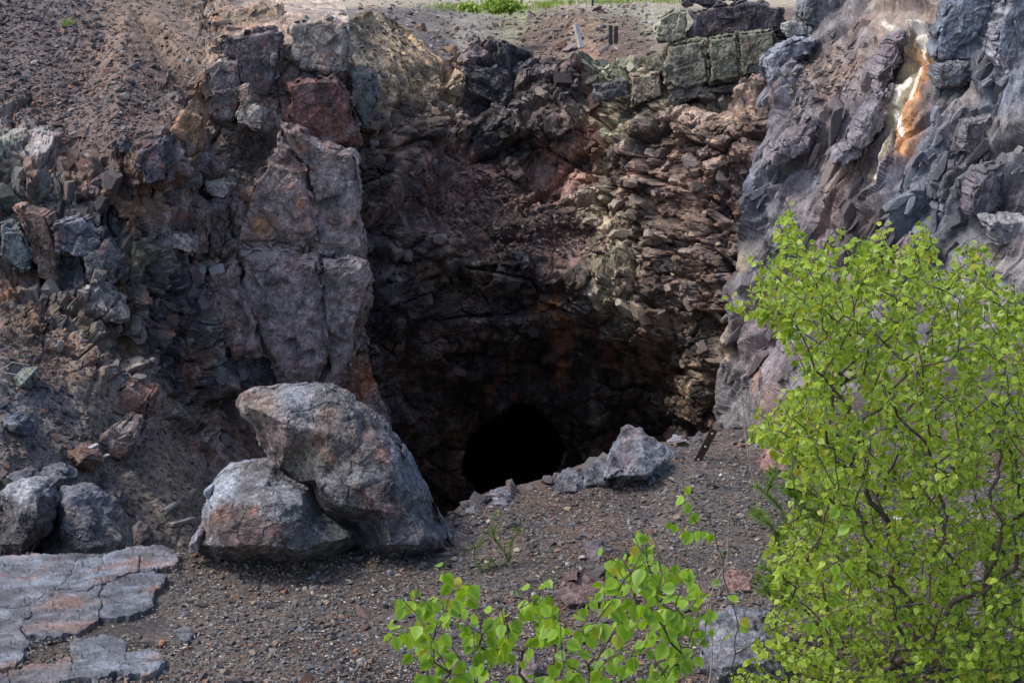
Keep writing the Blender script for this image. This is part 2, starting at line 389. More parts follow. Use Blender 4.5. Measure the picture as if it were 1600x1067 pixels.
# ---- the far wall of the pit
def disp_back(P, px, py):
    tal = zmask(px, py, [(700, 300, 110, 70), (900, 370, 90, 50), (620, 90, 110, 60), (1150, 180, 90, 22)])
    d1, a1, e1 = blocks(P, (1.5, 1.5, 1.1), 21, (0, 12, 20), 1, 1.1, .14, .3)
    d2, a2, e2 = blocks(P, (.62, .62, .36), 22, (5, -14, 10), 1, 1.1, .2, .4)
    d3, a3, e3 = blocks(P, (.24, .24, .15), 23, (0, -20, 30), 1, 1.0, .25, .45)
    low = sstep(470, 640, py)       # lower wall is smoother, water worn
    k = (1 - .75*tal)
    d4, a4, e4 = blocks(P, (.12, .12, .08), 24, (0, -20, 60), 1, 1.0, .1, .3)
    rid = 0; F1 = facets(P, (2.4, 2.0, 1.9), 240, (10, 20, 15), 2, .5) + .24*facets(P, (.55, .5, .38), 250, (10, 20, 15), 3, .45)
    d = k*(.36*d1*(1-.4*low) + .15*d2*(1-.4*low) + .06*d3 + .015*d4) + (1-.6*tal)*1.15*F1
    return d, (a1, a2, .4*a3+.6*a4, e1, e2, tal, rid)
def streaks(P, sx, seed, thr=(.05, .3)):
    q = P*np.array([sx, sx, sx*.09]); return sstep(thr[0], thr[1], fbm(q, 1.0, 3, seed))
def col_back(V, px, py, N, info):
    a1, a2, a3, e1, e2, tal, rid = info
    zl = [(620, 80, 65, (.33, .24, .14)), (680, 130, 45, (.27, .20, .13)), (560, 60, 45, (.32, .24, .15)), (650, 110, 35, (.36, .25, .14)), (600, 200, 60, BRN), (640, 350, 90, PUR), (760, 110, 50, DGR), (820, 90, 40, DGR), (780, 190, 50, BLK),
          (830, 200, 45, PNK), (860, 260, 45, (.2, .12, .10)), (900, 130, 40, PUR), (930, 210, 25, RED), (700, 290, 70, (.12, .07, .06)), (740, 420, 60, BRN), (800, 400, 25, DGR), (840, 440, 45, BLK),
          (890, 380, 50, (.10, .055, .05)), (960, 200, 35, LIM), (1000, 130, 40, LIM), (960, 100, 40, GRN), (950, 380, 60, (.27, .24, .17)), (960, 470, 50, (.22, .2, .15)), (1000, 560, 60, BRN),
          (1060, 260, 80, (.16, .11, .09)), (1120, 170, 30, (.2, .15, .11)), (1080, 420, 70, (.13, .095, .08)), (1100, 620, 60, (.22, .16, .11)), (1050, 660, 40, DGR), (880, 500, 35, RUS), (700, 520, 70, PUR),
          (620, 480, 60, DGR), (650, 640, 80, DGR), (800, 600, 80, BLK), (860, 640, 60, BLK), (720, 680, 25, BRN), (930, 640, 60, BLK), (820, 760, 150, BLK), (870, 330, 30, BLK), (1100, 60, 40, GRY),  # near black lower centre: dark rock plus pit depth shade in the colour
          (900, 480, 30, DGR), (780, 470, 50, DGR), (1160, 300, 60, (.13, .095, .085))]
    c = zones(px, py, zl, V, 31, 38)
    c = c*((.62 + .7*a2 + .3*(a1-.5))*(.65+.8*a3))[:, None]*1.75
    c = mixc(c, RED, .35*sstep(.1, .4, fbm(V, 1.1, 4, 91)+.5*(a2-.5))); c = mixc(c, LGR, .45*sstep(.15, .45, fbm(V, 2.3, 4, 92)+.6*(a2-.5))); c = mixc(c, (.045, .045, .055), .55*sstep(.1, .5, fbm(V, 1.5, 3, 292)-.7*(a2-.5)))
    c = mixc(c, BLK, .7*sstep(.05, .3, fbm(V, .8, 4, 93))*(1-tal)); c = mixc(c, (.22, .2, .16), .4*(a3 > .85)*(1-tal))
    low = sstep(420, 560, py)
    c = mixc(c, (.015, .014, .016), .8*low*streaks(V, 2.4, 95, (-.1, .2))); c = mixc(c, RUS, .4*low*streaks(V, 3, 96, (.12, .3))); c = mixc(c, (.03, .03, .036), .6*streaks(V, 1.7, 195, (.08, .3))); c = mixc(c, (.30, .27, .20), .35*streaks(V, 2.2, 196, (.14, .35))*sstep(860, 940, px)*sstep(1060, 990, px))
    wv = px + 7*fbm(V, 2, 3, 55); c = mixc(c, (.28, .12, .05), .65*band(wv, py, [(866, 440), (872, 490), (876, 600)], 6)); c = mixc(c, (.17, .075, .055), .4*band(wv, py, [(915, 110), (925, 180), (930, 230)], 8))
    c = mixc(c, (.25, .16, .09), .25*sstep(.2, .4, fbm(V, 5, 3, 97)))
    return np.clip(c, .01, .7)
back_ctrl = [(440, -80, 40), (440, 200, 33), (440, 500, 31), (440, 1000, 29), (530, 30, 36), (560, 100, 34), (600, 30, 42), (700, 100, 42), (690, 190, 38), (600, 200, 33.5), (620, 330, 33), (700, 280, 36.5),
             (560, 400, 31.5), (620, 500, 31.5), (640, 650, 31), (740, 75, 42), (830, 60, 42), (780, 200, 39), (900, 92, 41.5), (1000, 80, 40), (930, 200, 38.5), (850, 260, 38.5), (850, 320, 36.8), (900, 390, 36),
             (790, 375, 34.6), (800, 395, 34.0), (850, 410, 34.4), (920, 430, 34.6), (960, 330, 36.2), (1000, 220, 36), (1030, 60, 40), (1040, 160, 36.5), (1200, 40, 38), (1230, 150, 34), (1120, 170, 34.5), (1080, 300, 33.5),
             (1130, 400, 31), (1020, 430, 33.5), (1000, 560, 32.4), (900, 560, 34), (800, 600, 33.6), (720, 560, 33.4), (720, 700, 32), (900, 700, 33), (1000, 700, 31.5), (1140, 600, 29.5), (1340, -80, 38), (1340, 300, 30), (1340, 700, 28),
             (1340, 1000, 27), (1140, 1000, 28), (900, 1000, 31), (640, 1000, 30), (800, -80, 46), (940, 450, 34.2), (880, 440, 33.9), (700, 420, 34.2), (760, 330, 36.4)]
def tunnel(V, px, py):
    # arched adit driven into the rock
    cx = 810 + 6*noise(V, .7, 4); top = 668 - 30*np.sqrt(np.clip(1-((px-cx)/88)**2, 0, 1)); hw = 74 + 30*fbm(V, .8, 4, 44)
    u = (px-cx)/hw; m = ((np.abs(u) < 1) & (py > 628 + np.abs(u)**2.2*95 + 22*fbm(V, .9, 4, 12))).astype(float)
    camp = np.array([0, 0, CAMZ]); k = m*np.clip(.25+.75*sstep(625, 690, py - 30*np.abs(u)), 0, 1)
    cav = sstep(470, 700, py + 60*fbm(V, .4, 3, 61))*sstep(575, 660, px)*sstep(1105, 990, px)  # lower wall set back under an overhang, shaped to fall into shade
    return camp + (V-camp)*(1 + .07*cav + .30*k)[:, None]
rim = [(440, 10), (500, 25), (540, 32), (600, 22), (640, 50), (690, 102), (720, 80), (745, 62), (790, 62), (830, 66), (850, 90), (895, 97), (930, 88), (980, 80), (1020, 88), (1060, 70), (1120, 55), (1200, 40), (1250, 20), (1340, 10)]
rim2 = [(x, y) for x, y in rim]
back_ctrl = [(a, b, 37.5+(c-37.5)*.5) for a, b, c in back_ctrl] + [(440, 1300, 33), (1340, 1300, 33), (900, 1300, 33)]
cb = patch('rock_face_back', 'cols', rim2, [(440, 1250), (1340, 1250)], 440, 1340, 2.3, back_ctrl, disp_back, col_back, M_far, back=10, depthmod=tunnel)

# ---- the far terrace behind the rim
def disp_ter(P, px, py): return .10*fbm(P, .5, 4, 5) + .03*fbm(P, 3, 3, 6), None
def col_ter(V, px, py, N, info):
    zl = [(560, 10, 60, (.15, .13, .12)), (650, 40, 50, (.14, .12, .11)), (740, 30, 60, (.18, .16, .14)), (800, 8, 60, (.20, .20, .12)), (850, 60, 50, BRN), (900, 80, 40, (.2, .13, .09)), (980, 60, 60, BRN), (1000, 5, 70, (.25, .24, .18)), (1200, 0, 60, BRN), (400, 0, 80, GRY)]
    c = zones(px, py, zl, V, 7, 25); c = c*(1 + .8*fbm(V, 1.5, 4, 8))[:, None]
    return mixc(c, (.36, .31, .24), .85*sstep(16, 6, py + 4*fbm(V, .3, 2, 3)))
ter_ctrl = [(300, 140, 38), (440, 60, 38), (600, 60, 41), (700, 120, 41.5), (760, 140, 41.5), (900, 140, 41), (1000, 100, 41), (1100, 100, 40), (1400, 100, 39), (300, 0, 46), (600, 15, 52), (700, 50, 50), (900, 50, 48.5), (900, 20, 50), (1000, 40, 48.5),
            (1000, 12, 56), (1100, 30, 48), (800, 20, 54), (750, 8, 66), (1100, 8, 60), (1400, 0, 50), (300, -40, 80), (800, -10, 90), (1400, -40, 90), (300, -120, 260), (800, -85, 500), (1400, -120, 260), (1050, -85, 500), (550, -85, 500)]
patch('terrace', 'rows', [(-130, 250), (150, 420)], [(-130, 1420), (150, 1400)], -88, 135, 2.6, ter_ctrl, disp_ter, col_ter, M_far, back=4)

# ---- left cliff, its scree and the slope down into the pit
def left_masks(px, py):
    scree = zmask(px, py, [(60, 60, 190, 95), (200, 60, 130, 90), (150, 160, 130, 70), (400, 235, 60, 60), (60, 0, 260, 60)])
    slope = np.clip((py - (470 + .95*np.clip(px, 0, 400)*.75))/40, 0, 1)*np.clip((345-px)/25, 0, 1)
    butt = np.clip((px - 345)/40, 0, 1)
    return scree, slope, butt
def disp_left(P, px, py):
    scree, slope, butt = left_masks(px, py)
    d1, a1, e1 = blocks(P, (.62, .8, 1.3), 41, (0, 14, 15), 1, .9, .07, .3, .06)
    d2, a2, e2 = blocks(P, (.33, .4, .5), 42, (0, 24, -10), 1, 1.1, .12, .4, .08)
    d3, a3, e3 = blocks(P, (.14, .17, .18), 43, (10, -20, 30), 1, 1.1, .2, .4)
    b1, ab1, eb1 = blocks(P, (1.3, 1.3, 1.9), 44, (0, -18, 30), 1, .6, .07, .3, .03)
    b2, ab2, eb2 = blocks(P, (.42, .42, .6), 45, (0, 30, 10), 1, .7, .12, .45, .06)
    rk = 1 - .88*np.maximum(scree, slope)
    d4, a4, e4 = blocks(P, (.07, .08, .08), 46, (0, -20, 60), 1, 1.0, .1, .3)
    F1 = facets(P, (.85, .8, 1.5), 140, (0, 14, 20), 3, .42); F2 = facets(P, (1.6, 1.4, 2.0), 160, (0, -18, 30), 3, .32)
    dl = .28*d1 + .13*d2 + .045*d3 + .012*d4 + .42*F1
    db = .14*b1 + .06*b2 + .02*d3 + .008*d4 + .36*F2
    d = rk*(dl*(1-butt) + db*butt) + .02*fbm(P, 6, 3, 8)
    d = d + slope*(.05*fbm(P, 2.5, 3, 81) + .16*facets(P, (.7, .6, .5), 180, (0, 30, 0), 4, .5))
    return d, (a1, a2, .5*a3+.5*a4, ab1, ab2, scree, slope, butt, np.minimum(eb1, .3))
def col_left(V, px, py, N, info):
    a1, a2, a3, ab1, ab2, scree, slope, butt, eb = info
    zl = [(60, 40, 80, (.09, .075, .075)), (180, 60, 60, (.13, .095, .075)), (240, 20, 60, (.12, .09, .07)), (100, 170, 70, PUR), (240, 190, 60, PUR), (20, 230, 26, (.14, .145, .12)), (60, 220, 25, LGR), (80, 330, 50, GRY), (40, 320, 30, (.13, .135, .12)),
          (150, 300, 50, DGR), (130, 400, 50, (.07, .075, .085)), (190, 440, 20, (.13, .135, .10)), (215, 400, 16, (.16, .15, .09)), (250, 250, 26, (.16, .09, .06)), (280, 230, 30, GRY), (230, 330, 26, (.16, .09, .06)), (290, 340, 30, (.15, .10, .09)), (330, 300, 35, PUR),
          (300, 380, 40, DGR), (350, 150, 30, GRY), (350, 100, 20, (.26, .2, .15)), (400, 60, 40, (.22, .16, .12)), (450, 40, 40, (.25, .19, .15)), (400, 110, 40, PUR), (500, 60, 35, (.28, .25, .21)), (500, 110, 25, GRY),
          (440, 20, 30, (.24, .19, .14)), (500, 170, 50, RED), (420, 180, 25, (.2, .16, .14)), (400, 240, 40, PUR), (460, 240, 20, (.22, .14, .11)), (430, 300, 40, PNK), (410, 340, 30, RUS), (450, 340, 25, (.2, .12, .08)), (520, 300, 50, PNK),
          (420, 440, 60, (.17, .135, .13)), (500, 450, 60, (.18, .15, .145)), (540, 400, 30, GRY), (480, 520, 50, PNK), (350, 480, 40, PNK), (330, 430, 25, PNK), (290, 500, 50, DGR), (300, 570, 45, DGR), (280, 440, 30, BLK), (420, 580, 40, DGR),
          (560, 580, 30, RUS), (570, 520, 20, BRN), (600, 640, 30, GRY), (420, 660, 50, (.09, .06, .05)), (20, 500, 50, BRN), (100, 560, 50, (.12, .08, .06)), (60, 650, 60, GRY), (180, 600, 50, (.15, .125, .10)), (220, 660, 40, (.17, .125, .11)),
          (180, 700, 60, (.10, .085, .075)), (260, 740, 60, (.14, .11, .085)), (60, 740, 80, (.10, .09, .085)), (250, 800, 80, (.12, .10, .08)), (320, 700, 30, PNK)]
    c = zones(px, py, zl, V, 61, 28)
    v = (.55 + .55*a1 + .35*a2)*(1-butt) + (.8 + .25*ab1 + .25*ab2)*butt
    v = v*(1-np.maximum(scree, slope)) + 1.0*np.maximum(scree, slope)
    c = c*(v*(.7+.6*a3*(1-np.maximum(scree, slope))+.3*np.maximum(scree, slope)))[:, None]*1.35
    rk = 1-np.maximum(scree, slope)
    c = mixc(c, RUS, .4*sstep(.15, .45, fbm(V, 1.6, 4, 91)+.5*(a2-.5))*rk); c = mixc(c, LGR, .5*sstep(.12, .45, fbm(V, 3.1, 4, 92)+.6*(a1-.5))*rk)
    c = mixc(c, DGR, .6*sstep(.1, .35, fbm(V, 1.3, 4, 93))*rk); c = mixc(c, (.13, .14, .11), .3*sstep(.2, .4, fbm(V, 1.2, 3, 94))*(1-butt)*rk)
    c = mixc(c, (.25, .12, .05), .4*streaks(V, 5, 95, (.15, .35))*rk)
    c = mixc(c, (.3, .27, .25), .5*(fbm(V, 14, 3, 98) > .28)*rk)
    return np.clip(c, .012, .7)
left_ctrl = [(-160, -80, 28), (-160, 200, 23), (-160, 430, 19), (-160, 700, 14.5), (-160, 980, 11.5), (0, 0, 26), (0, 180, 23), (100, 185, 23.2), (0, 230, 21.8), (0, 430, 19.3), (0, 600, 16.6), (0, 740, 14.6), (0, 900, 12.4),
             (200, -80, 30), (200, 0, 27), (330, 0, 28), (350, 30, 27), (330, 90, 25.6), (280, 130, 24.8), (180, 200, 23.0), (130, 300, 20.9), (200, 300, 21.2), (260, 270, 21.9), (190, 215, 22.6), (270, 200, 23.3), (320, 130, 24.2), (325, 200, 23.6),
             (450, 22, 27.5), (520, 0, 29), (540, -80, 34), (460, 75, 25.4), (540, 80, 25.9), (370, 95, 24.6), (440, 130, 24.9), (375, 200, 23.6), (430, 210, 24.3), (540, 200, 25.6), (350, 270, 23.2), (400, 300, 23.1), (390, 240, 24.2), (470, 220, 23.9),
             (380, 400, 21.9), (300, 300, 22.2), (310, 400, 21.2), (230, 440, 20.3), (100, 430, 20.0), (150, 500, 19.4), (330, 500, 21.0), (460, 480, 21.7), (560, 450, 22.9), (570, 330, 24.2), (470, 350, 22.6), (480, 600, 21.9), (570, 620, 23.2),
             (380, 600, 21.4), (250, 560, 20.3), (300, 640, 20.6), (400, 700, 21.6), (180, 560, 18.8), (150, 620, 17.8), (250, 700, 18.2), (330, 760, 19.3), (100, 800, 14.9), (300, 860, 15.5), (420, 780, 20.5), (500, 900, 19.5), (640, 900, 21), (620, 700, 24.5),
             (660, 500, 26), (640, 200, 28), (620, -80, 34), (300, 980, 14), (660, 980, 20), (420, 630, 21.9)]
def _lc(a, b, c):
    if b > 900 or b < 60 or a < 0: pass
    if a >= 300 and 60 <= b <= 720: c = 24 + (c-24)*.4
    elif a < 300 and 200 <= b <= 450: c = 21.5 + (c-21.5)*.4
    return (a, b, c)
left_ctrl = [_lc(*p) for p in left_ctrl if not (p[1] > 450 and p[0] < 345)] + [(-160, 700, 17.0), (-160, 980, 15), (0, 520, 19.3), (0, 600, 18.4), (0, 740, 17.1), (0, 900, 15.8), (150, 500, 20.6), (250, 560, 21.6), (150, 600, 19.6), (250, 700, 19.9), (330, 760, 20.6), (300, 640, 21.9), (100, 800, 17.3), (300, 860, 18.4), (300, 980, 17), (330, 500, 22.6), (200, 540, 20.9), (340, 700, 22.0)]
patch('cliff_left', 'rows', [(-160, -160), (980, -160)], [(-80, 525), (0, 535), (30, 545), (90, 545), (200, 562), (250, 558), (330, 562), (420, 580), (470, 583), (520, 572), (560, 570), (620, 592), (660, 612), (720, 622), (800, 640), (980, 660)], -80, 960, 2.2, left_ctrl, disp_left, col_left, M_mid, back=14)

# ---- right cliff: foliated grey slate
def disp_right(P, px, py):
    d1, a1, e1 = blocks(P, (.62, .9, 2.5), 51, (0, 27, -10), 1, 1.1, .10, .45, .10, 1.2, .2)
    d2, a2, e2 = blocks(P, (.19, .5, 1.3), 52, (0, 29, -12), 1, 1.0, .12, .2, .10, 1.0, .3)
    d3, a3, e3 = blocks(P, (.07, .18, .5), 53, (0, 25, -10), 1, 1.1, .2, .4)
    soil = zmask(px, py, [(1300, 110, 60, 26), (1400, 35, 90, 18), (1540, 50, 90, 20)])
    k = 1 - .7*soil
    p1, hp1 = plates(P, (0, 27, -10), .42, 5, warp=.35); p2, hp2 = plates(P, (0, 24, -16), .16, 6, warp=.35, soft=.35); p3, hp3 = plates(P, (0, 31, -6), .05, 7, warp=.35)
    F1 = facets(P, (.75, .8, 2.6), 340, (0, 27, -10), 3, .4, 3)
    F1b = facets(P, (.22, .3, .5), 350, (0, 27, -10), 2, .45, 9); d = k*(.24*d1 + .09*d2 + .008*d3 + .12*p1 + .045*p2 + .62*F1 + .15*F1b)
    return d, (a1, .5*a2+.5*hp2, hp3, soil, e1)
def col_right(V, px, py, N, info):
    a1, a2, a3, soil, e1 = info
    zl = [(1200, 100, 40, BLU), (1230, 70, 40, GRY), (1290, 20, 40, GRY), (1180, 300, 40, BLU), (1300, 110, 50, (.17, .13, .11)), (1250, 200, 50, (.13, .115, .12)), (1350, 60, 50, GRY), (1400, 30, 60, (.2, .16, .13)), (1340, 180, 50, (.13, .11, .12)),
          (1300, 250, 50, PNK), (1250, 330, 50, (.13, .115, .12)), (1380, 240, 50, (.15, .12, .13)), (1440, 100, 20, OCH), (1540, 60, 50, (.09, .10, .13)), (1480, 120, 30, BLU), (1580, 60, 30, (.2, .18, .16)), (1500, 150, 40, (.17, .15, .14)), (1580, 150, 40, BLU),
          (1450, 220, 45, BLU), (1520, 230, 40, (.085, .08, .09)), (1590, 230, 50, GRY), (1440, 330, 60, BLU), (1550, 310, 35, (.075, .07, .08)), (1360, 340, 50, PUR), (1320, 300, 40, (.14, .115, .12)), (1150, 400, 30, GRY), (1200, 500, 50, (.15, .12, .12)), (1200, 600, 22, (.17, .10, .08)),
          (1150, 640, 40, GRY), (1200, 420, 40, GRY), (1590, 480, 80, (.2, .18, .17)), (1400, 550, 80, GRY), (1250, 700, 60, (.16, .10, .085)), (1500, 800, 200, GRY)]
    c = zones(px, py, zl, V, 61, 40)
    c = c*(.5 + .4*a1 + .5*a2 + .3*a3)[:, None]*1.06
    c = mixc(c, (.20, .21, .25), .4*sstep(.05, .35, fbm((V @ rotm(18, 27, -12))*np.array([3, 2, .5]), 1, 4, 91)))
    c = mixc(c, DGR, .6*sstep(.08, .35, fbm((V @ rotm(18, 27, -12))*np.array([2, 1.4, .4]), 1, 4, 93)))
    c = mixc(c, (.24, .12, .07), .3*sstep(.12, .4, fbm((V @ rotm(18, 27, -12))*np.array([2, 1.4, .4]), 1, 3, 99))*(px < 1480))
    wx = px + 5*fbm(V, 3, 3, 5); wy = py
    c = mixc(c, (.24, .12, .06), .8*band(wx, wy, [(1435, 130), (1425, 235)], 20)); c = mixc(c, (.60, .30, .12), .85*band(wx, wy, [(1440, 95), (1436, 140), (1418, 235)], 11))
    c = mixc(c, (.30, .27, .17), .75*band(wx, wy, [(1420, 110), (1395, 180), (1385, 240), (1345, 290)], 12))
    v = band(wx, wy, [(1452, 50), (1438, 110), (1425, 150), (1418, 220)], 3.4); v = np.maximum(v, band(wx, wy, [(1415, 120), (1400, 160), (1388, 215), (1370, 250), (1350, 280), (1336, 315)], 3.4))
    v = np.maximum(v, band(wx, wy, [(1445, 60), (1475, 85)], 6)*(fbm(V, 5, 3, 40) > -.05)); v = np.maximum(v, band(wx, wy, [(1385, 40), (1410, 55)], 4)*.6)
    c = mixc(c, (.85, .80, .68), np.clip(1.05*v, 0, 1)*sstep(-.35, .05, fbm(V, 9, 3, 44)+.12)*.92)
    c = mixc(c, (.30, .24, .14), .6*band(wx, wy, [(1150, 400), (1145, 560)], 9))
    return np.clip(c*np.array((1.0, 1.0, 1.04)), .012, .85)
right_ctrl = [(1120, -80, 33), (1120, 1000, 21), (1120, 400, 26), (1120, 650, 23.5), (1200, 92, 27), (1190, 200, 26.5), (1160, 300, 25.5), (1140, 420, 24.5), (1135, 650, 22.5), (1290, -80, 32), (1280, 0, 29.5), (1240, 60, 28.3), (1300, 60, 26.5),
              (1300, 130, 24.6), (1240, 200, 24.6), (1220, 350, 23.3), (1340, 120, 23.8), (1350, 200, 22.3), (1330, 20, 27), (1420, 0, 25), (1420, 50, 23.3), (1440, 110, 21.8), (1420, 240, 20.6), (1340, 320, 21.2), (1470, 40, 22.6), (1490, 120, 20.6), (1560, 20, 21),
              (1560, 100, 19.4), (1470, 130, 20.8), (1460, 300, 18.9), (1540, 160, 19.1), (1600, 120, 18.6), (1600, 0, 20.5), (1600, 300, 16.8), (1500, 400, 17.6), (1600, 450, 15.2), (1400, 450, 18.8), (1250, 500, 21), (1300, 650, 16), (1200, 700, 18.5), (1450, 650, 14.6),
              (1600, 650, 12.8), (1740, -80, 19), (1740, 300, 14.5), (1740, 700, 11.5), (1740, 1000, 11), (1400, 1000, 12), (1550, -80, 24)]
right_ctrl = [(a, b, 21.5+(c-21.5)*.5) for a, b, c in right_ctrl]
patch('cliff_right', 'rows', [(-80, 1262), (0, 1250), (20, 1246), (45, 1238), (75, 1225), (90, 1196), (115, 1193), (150, 1190), (200, 1187), (260, 1175), (330, 1160), (400, 1146), (440, 1130), (465, 1126), (490, 1138), (560, 1134), (620, 1128), (680, 1124), (960, 1110)],
      [(-80, 1740), (960, 1740)], -80, 940, 2.2, right_ctrl, disp_right, col_right, M_slate, back=14)

# ---- near ledge: gravel ground that breaks off into the pit
EDGE = [(-700, 868), (-100, 866), (0, 866), (130, 866), (280, 862), (420, 852), (560, 845), (640, 838), (700, 806), (722, 792), (760, 778), (800, 768), (850, 752), (890, 740), (930, 728), (975, 706), (1010, 692), (1060, 690), (1110, 672), (1160, 664), (1200, 662), (1280, 640), (1400, 600), (1500, 560), (1700, 520), (2300, 500)]
def gz(x, y):
    P = np.stack([np.asarray(x, float), np.asarray(y, float), np.zeros_like(np.asarray(x, float))], -1)
    x = np.asarray(x, float); y = np.asarray(y, float)
    flat = 1 - sstep(-1.9, -1.3, x)*1.0
    return (.12*fbm(P, .55, 3, 71) + .022*fbm(P, 3.0, 3, 72))*(1-.85*flat)
def build_ledge():
    px = np.concatenate([np.linspace(-700, -80, 60), np.linspace(-78, 1680, 720), np.linspace(1690, 2300, 50)])
    Ye = Yground(interp_curve(EDGE, px)) + .05*noise(np.stack([px/60, px*0, px*0], -1), 1, 3) + .03*noise(np.stack([px/17, px*0, px*0], -1), 1, 4)
    v = np.concatenate([np.linspace(-.6, .0, 8)[:-1], np.linspace(0, 1, 300)])
    X, Y = [], []
    Yn = 5.6
    Yg = np.where(v[:, None] < 0, Yn + v[:, None]*10, Yn + (Ye[None, :]-Yn)*v[:, None])
    Xg = (px[None, :]-800)/F*(Yg*1.0/np.cos(PITCH))*1.0
    Xg = (px[None, :]-800)/F/(CT - .12*0)*Yg
    Z = gz(Xg, Yg)
    # drop-off below the lip
    rows = []
    for k in range(1, 60):
        q = k/59.0; drop = -16*q**1.6
        out = .12*np.sin(min(q*8, 1.57)) + .9*q**.8
        P = np.stack([Xg[-1], Ye + out, Z[-1] + drop - .04], -1)
        d, a, e = blocks(P, (.5, .5, .4), 31, None, 1, .8, .3, .3)
        P[:, 1] += .25*d*min(1, q*12); rows.append(P)
    G = np.concatenate([np.stack([Xg, Yg, Z], -1), np.stack(rows)], 0)
    V = G.reshape(-1, 3); pxx = np.tile(px, G.shape[0])
    c = np.tile(np.array((.108, .092, .083)), (len(V), 1))*(1 + .7*fbm(V, 1.6, 4, 8))[:, None]
    c = mixc(c, (.15, .09, .065), .5*sstep(0, .3, fbm(V, .9, 3, 18))); c = mixc(c, (.06, .06, .068), .6*sstep(.05, .3, fbm(V, 2.4, 4, 28)))
    o = mesh_np('ground', V, grid_quads(*G.shape[:2]), M_soil, c, smooth=False); tag(o, kind='structure')
    PATCH['ground'] = (Xg, Yg, G, None, None)
build_ledge()
def gpt(px, py):
    """ground point seen at px,py"""
    p = atg(px, py)
    for _ in range(3): p = atg(px, py, float(gz(p.x, p.y)))
    return p
# pit floor and outer rock that shuts the pit below
def pit_floor():
    xs = np.linspace(-30, 30, 60); ys = np.linspace(8, 60, 60)
    X, Y = np.meshgrid(xs, ys); Z = -15.5 + .8*fbm(np.stack([X, Y, X*0], -1).reshape(-1, 3), .3, 4, 5).reshape(X.shape)
    V = np.stack([X, Y, Z], -1).reshape(-1, 3)
    o = mesh_np('pit_floor', V, grid_quads(60, 60), M_far, np.tile(np.array(BRN), (len(V), 1))); tag(o, kind='structure')
pit_floor()

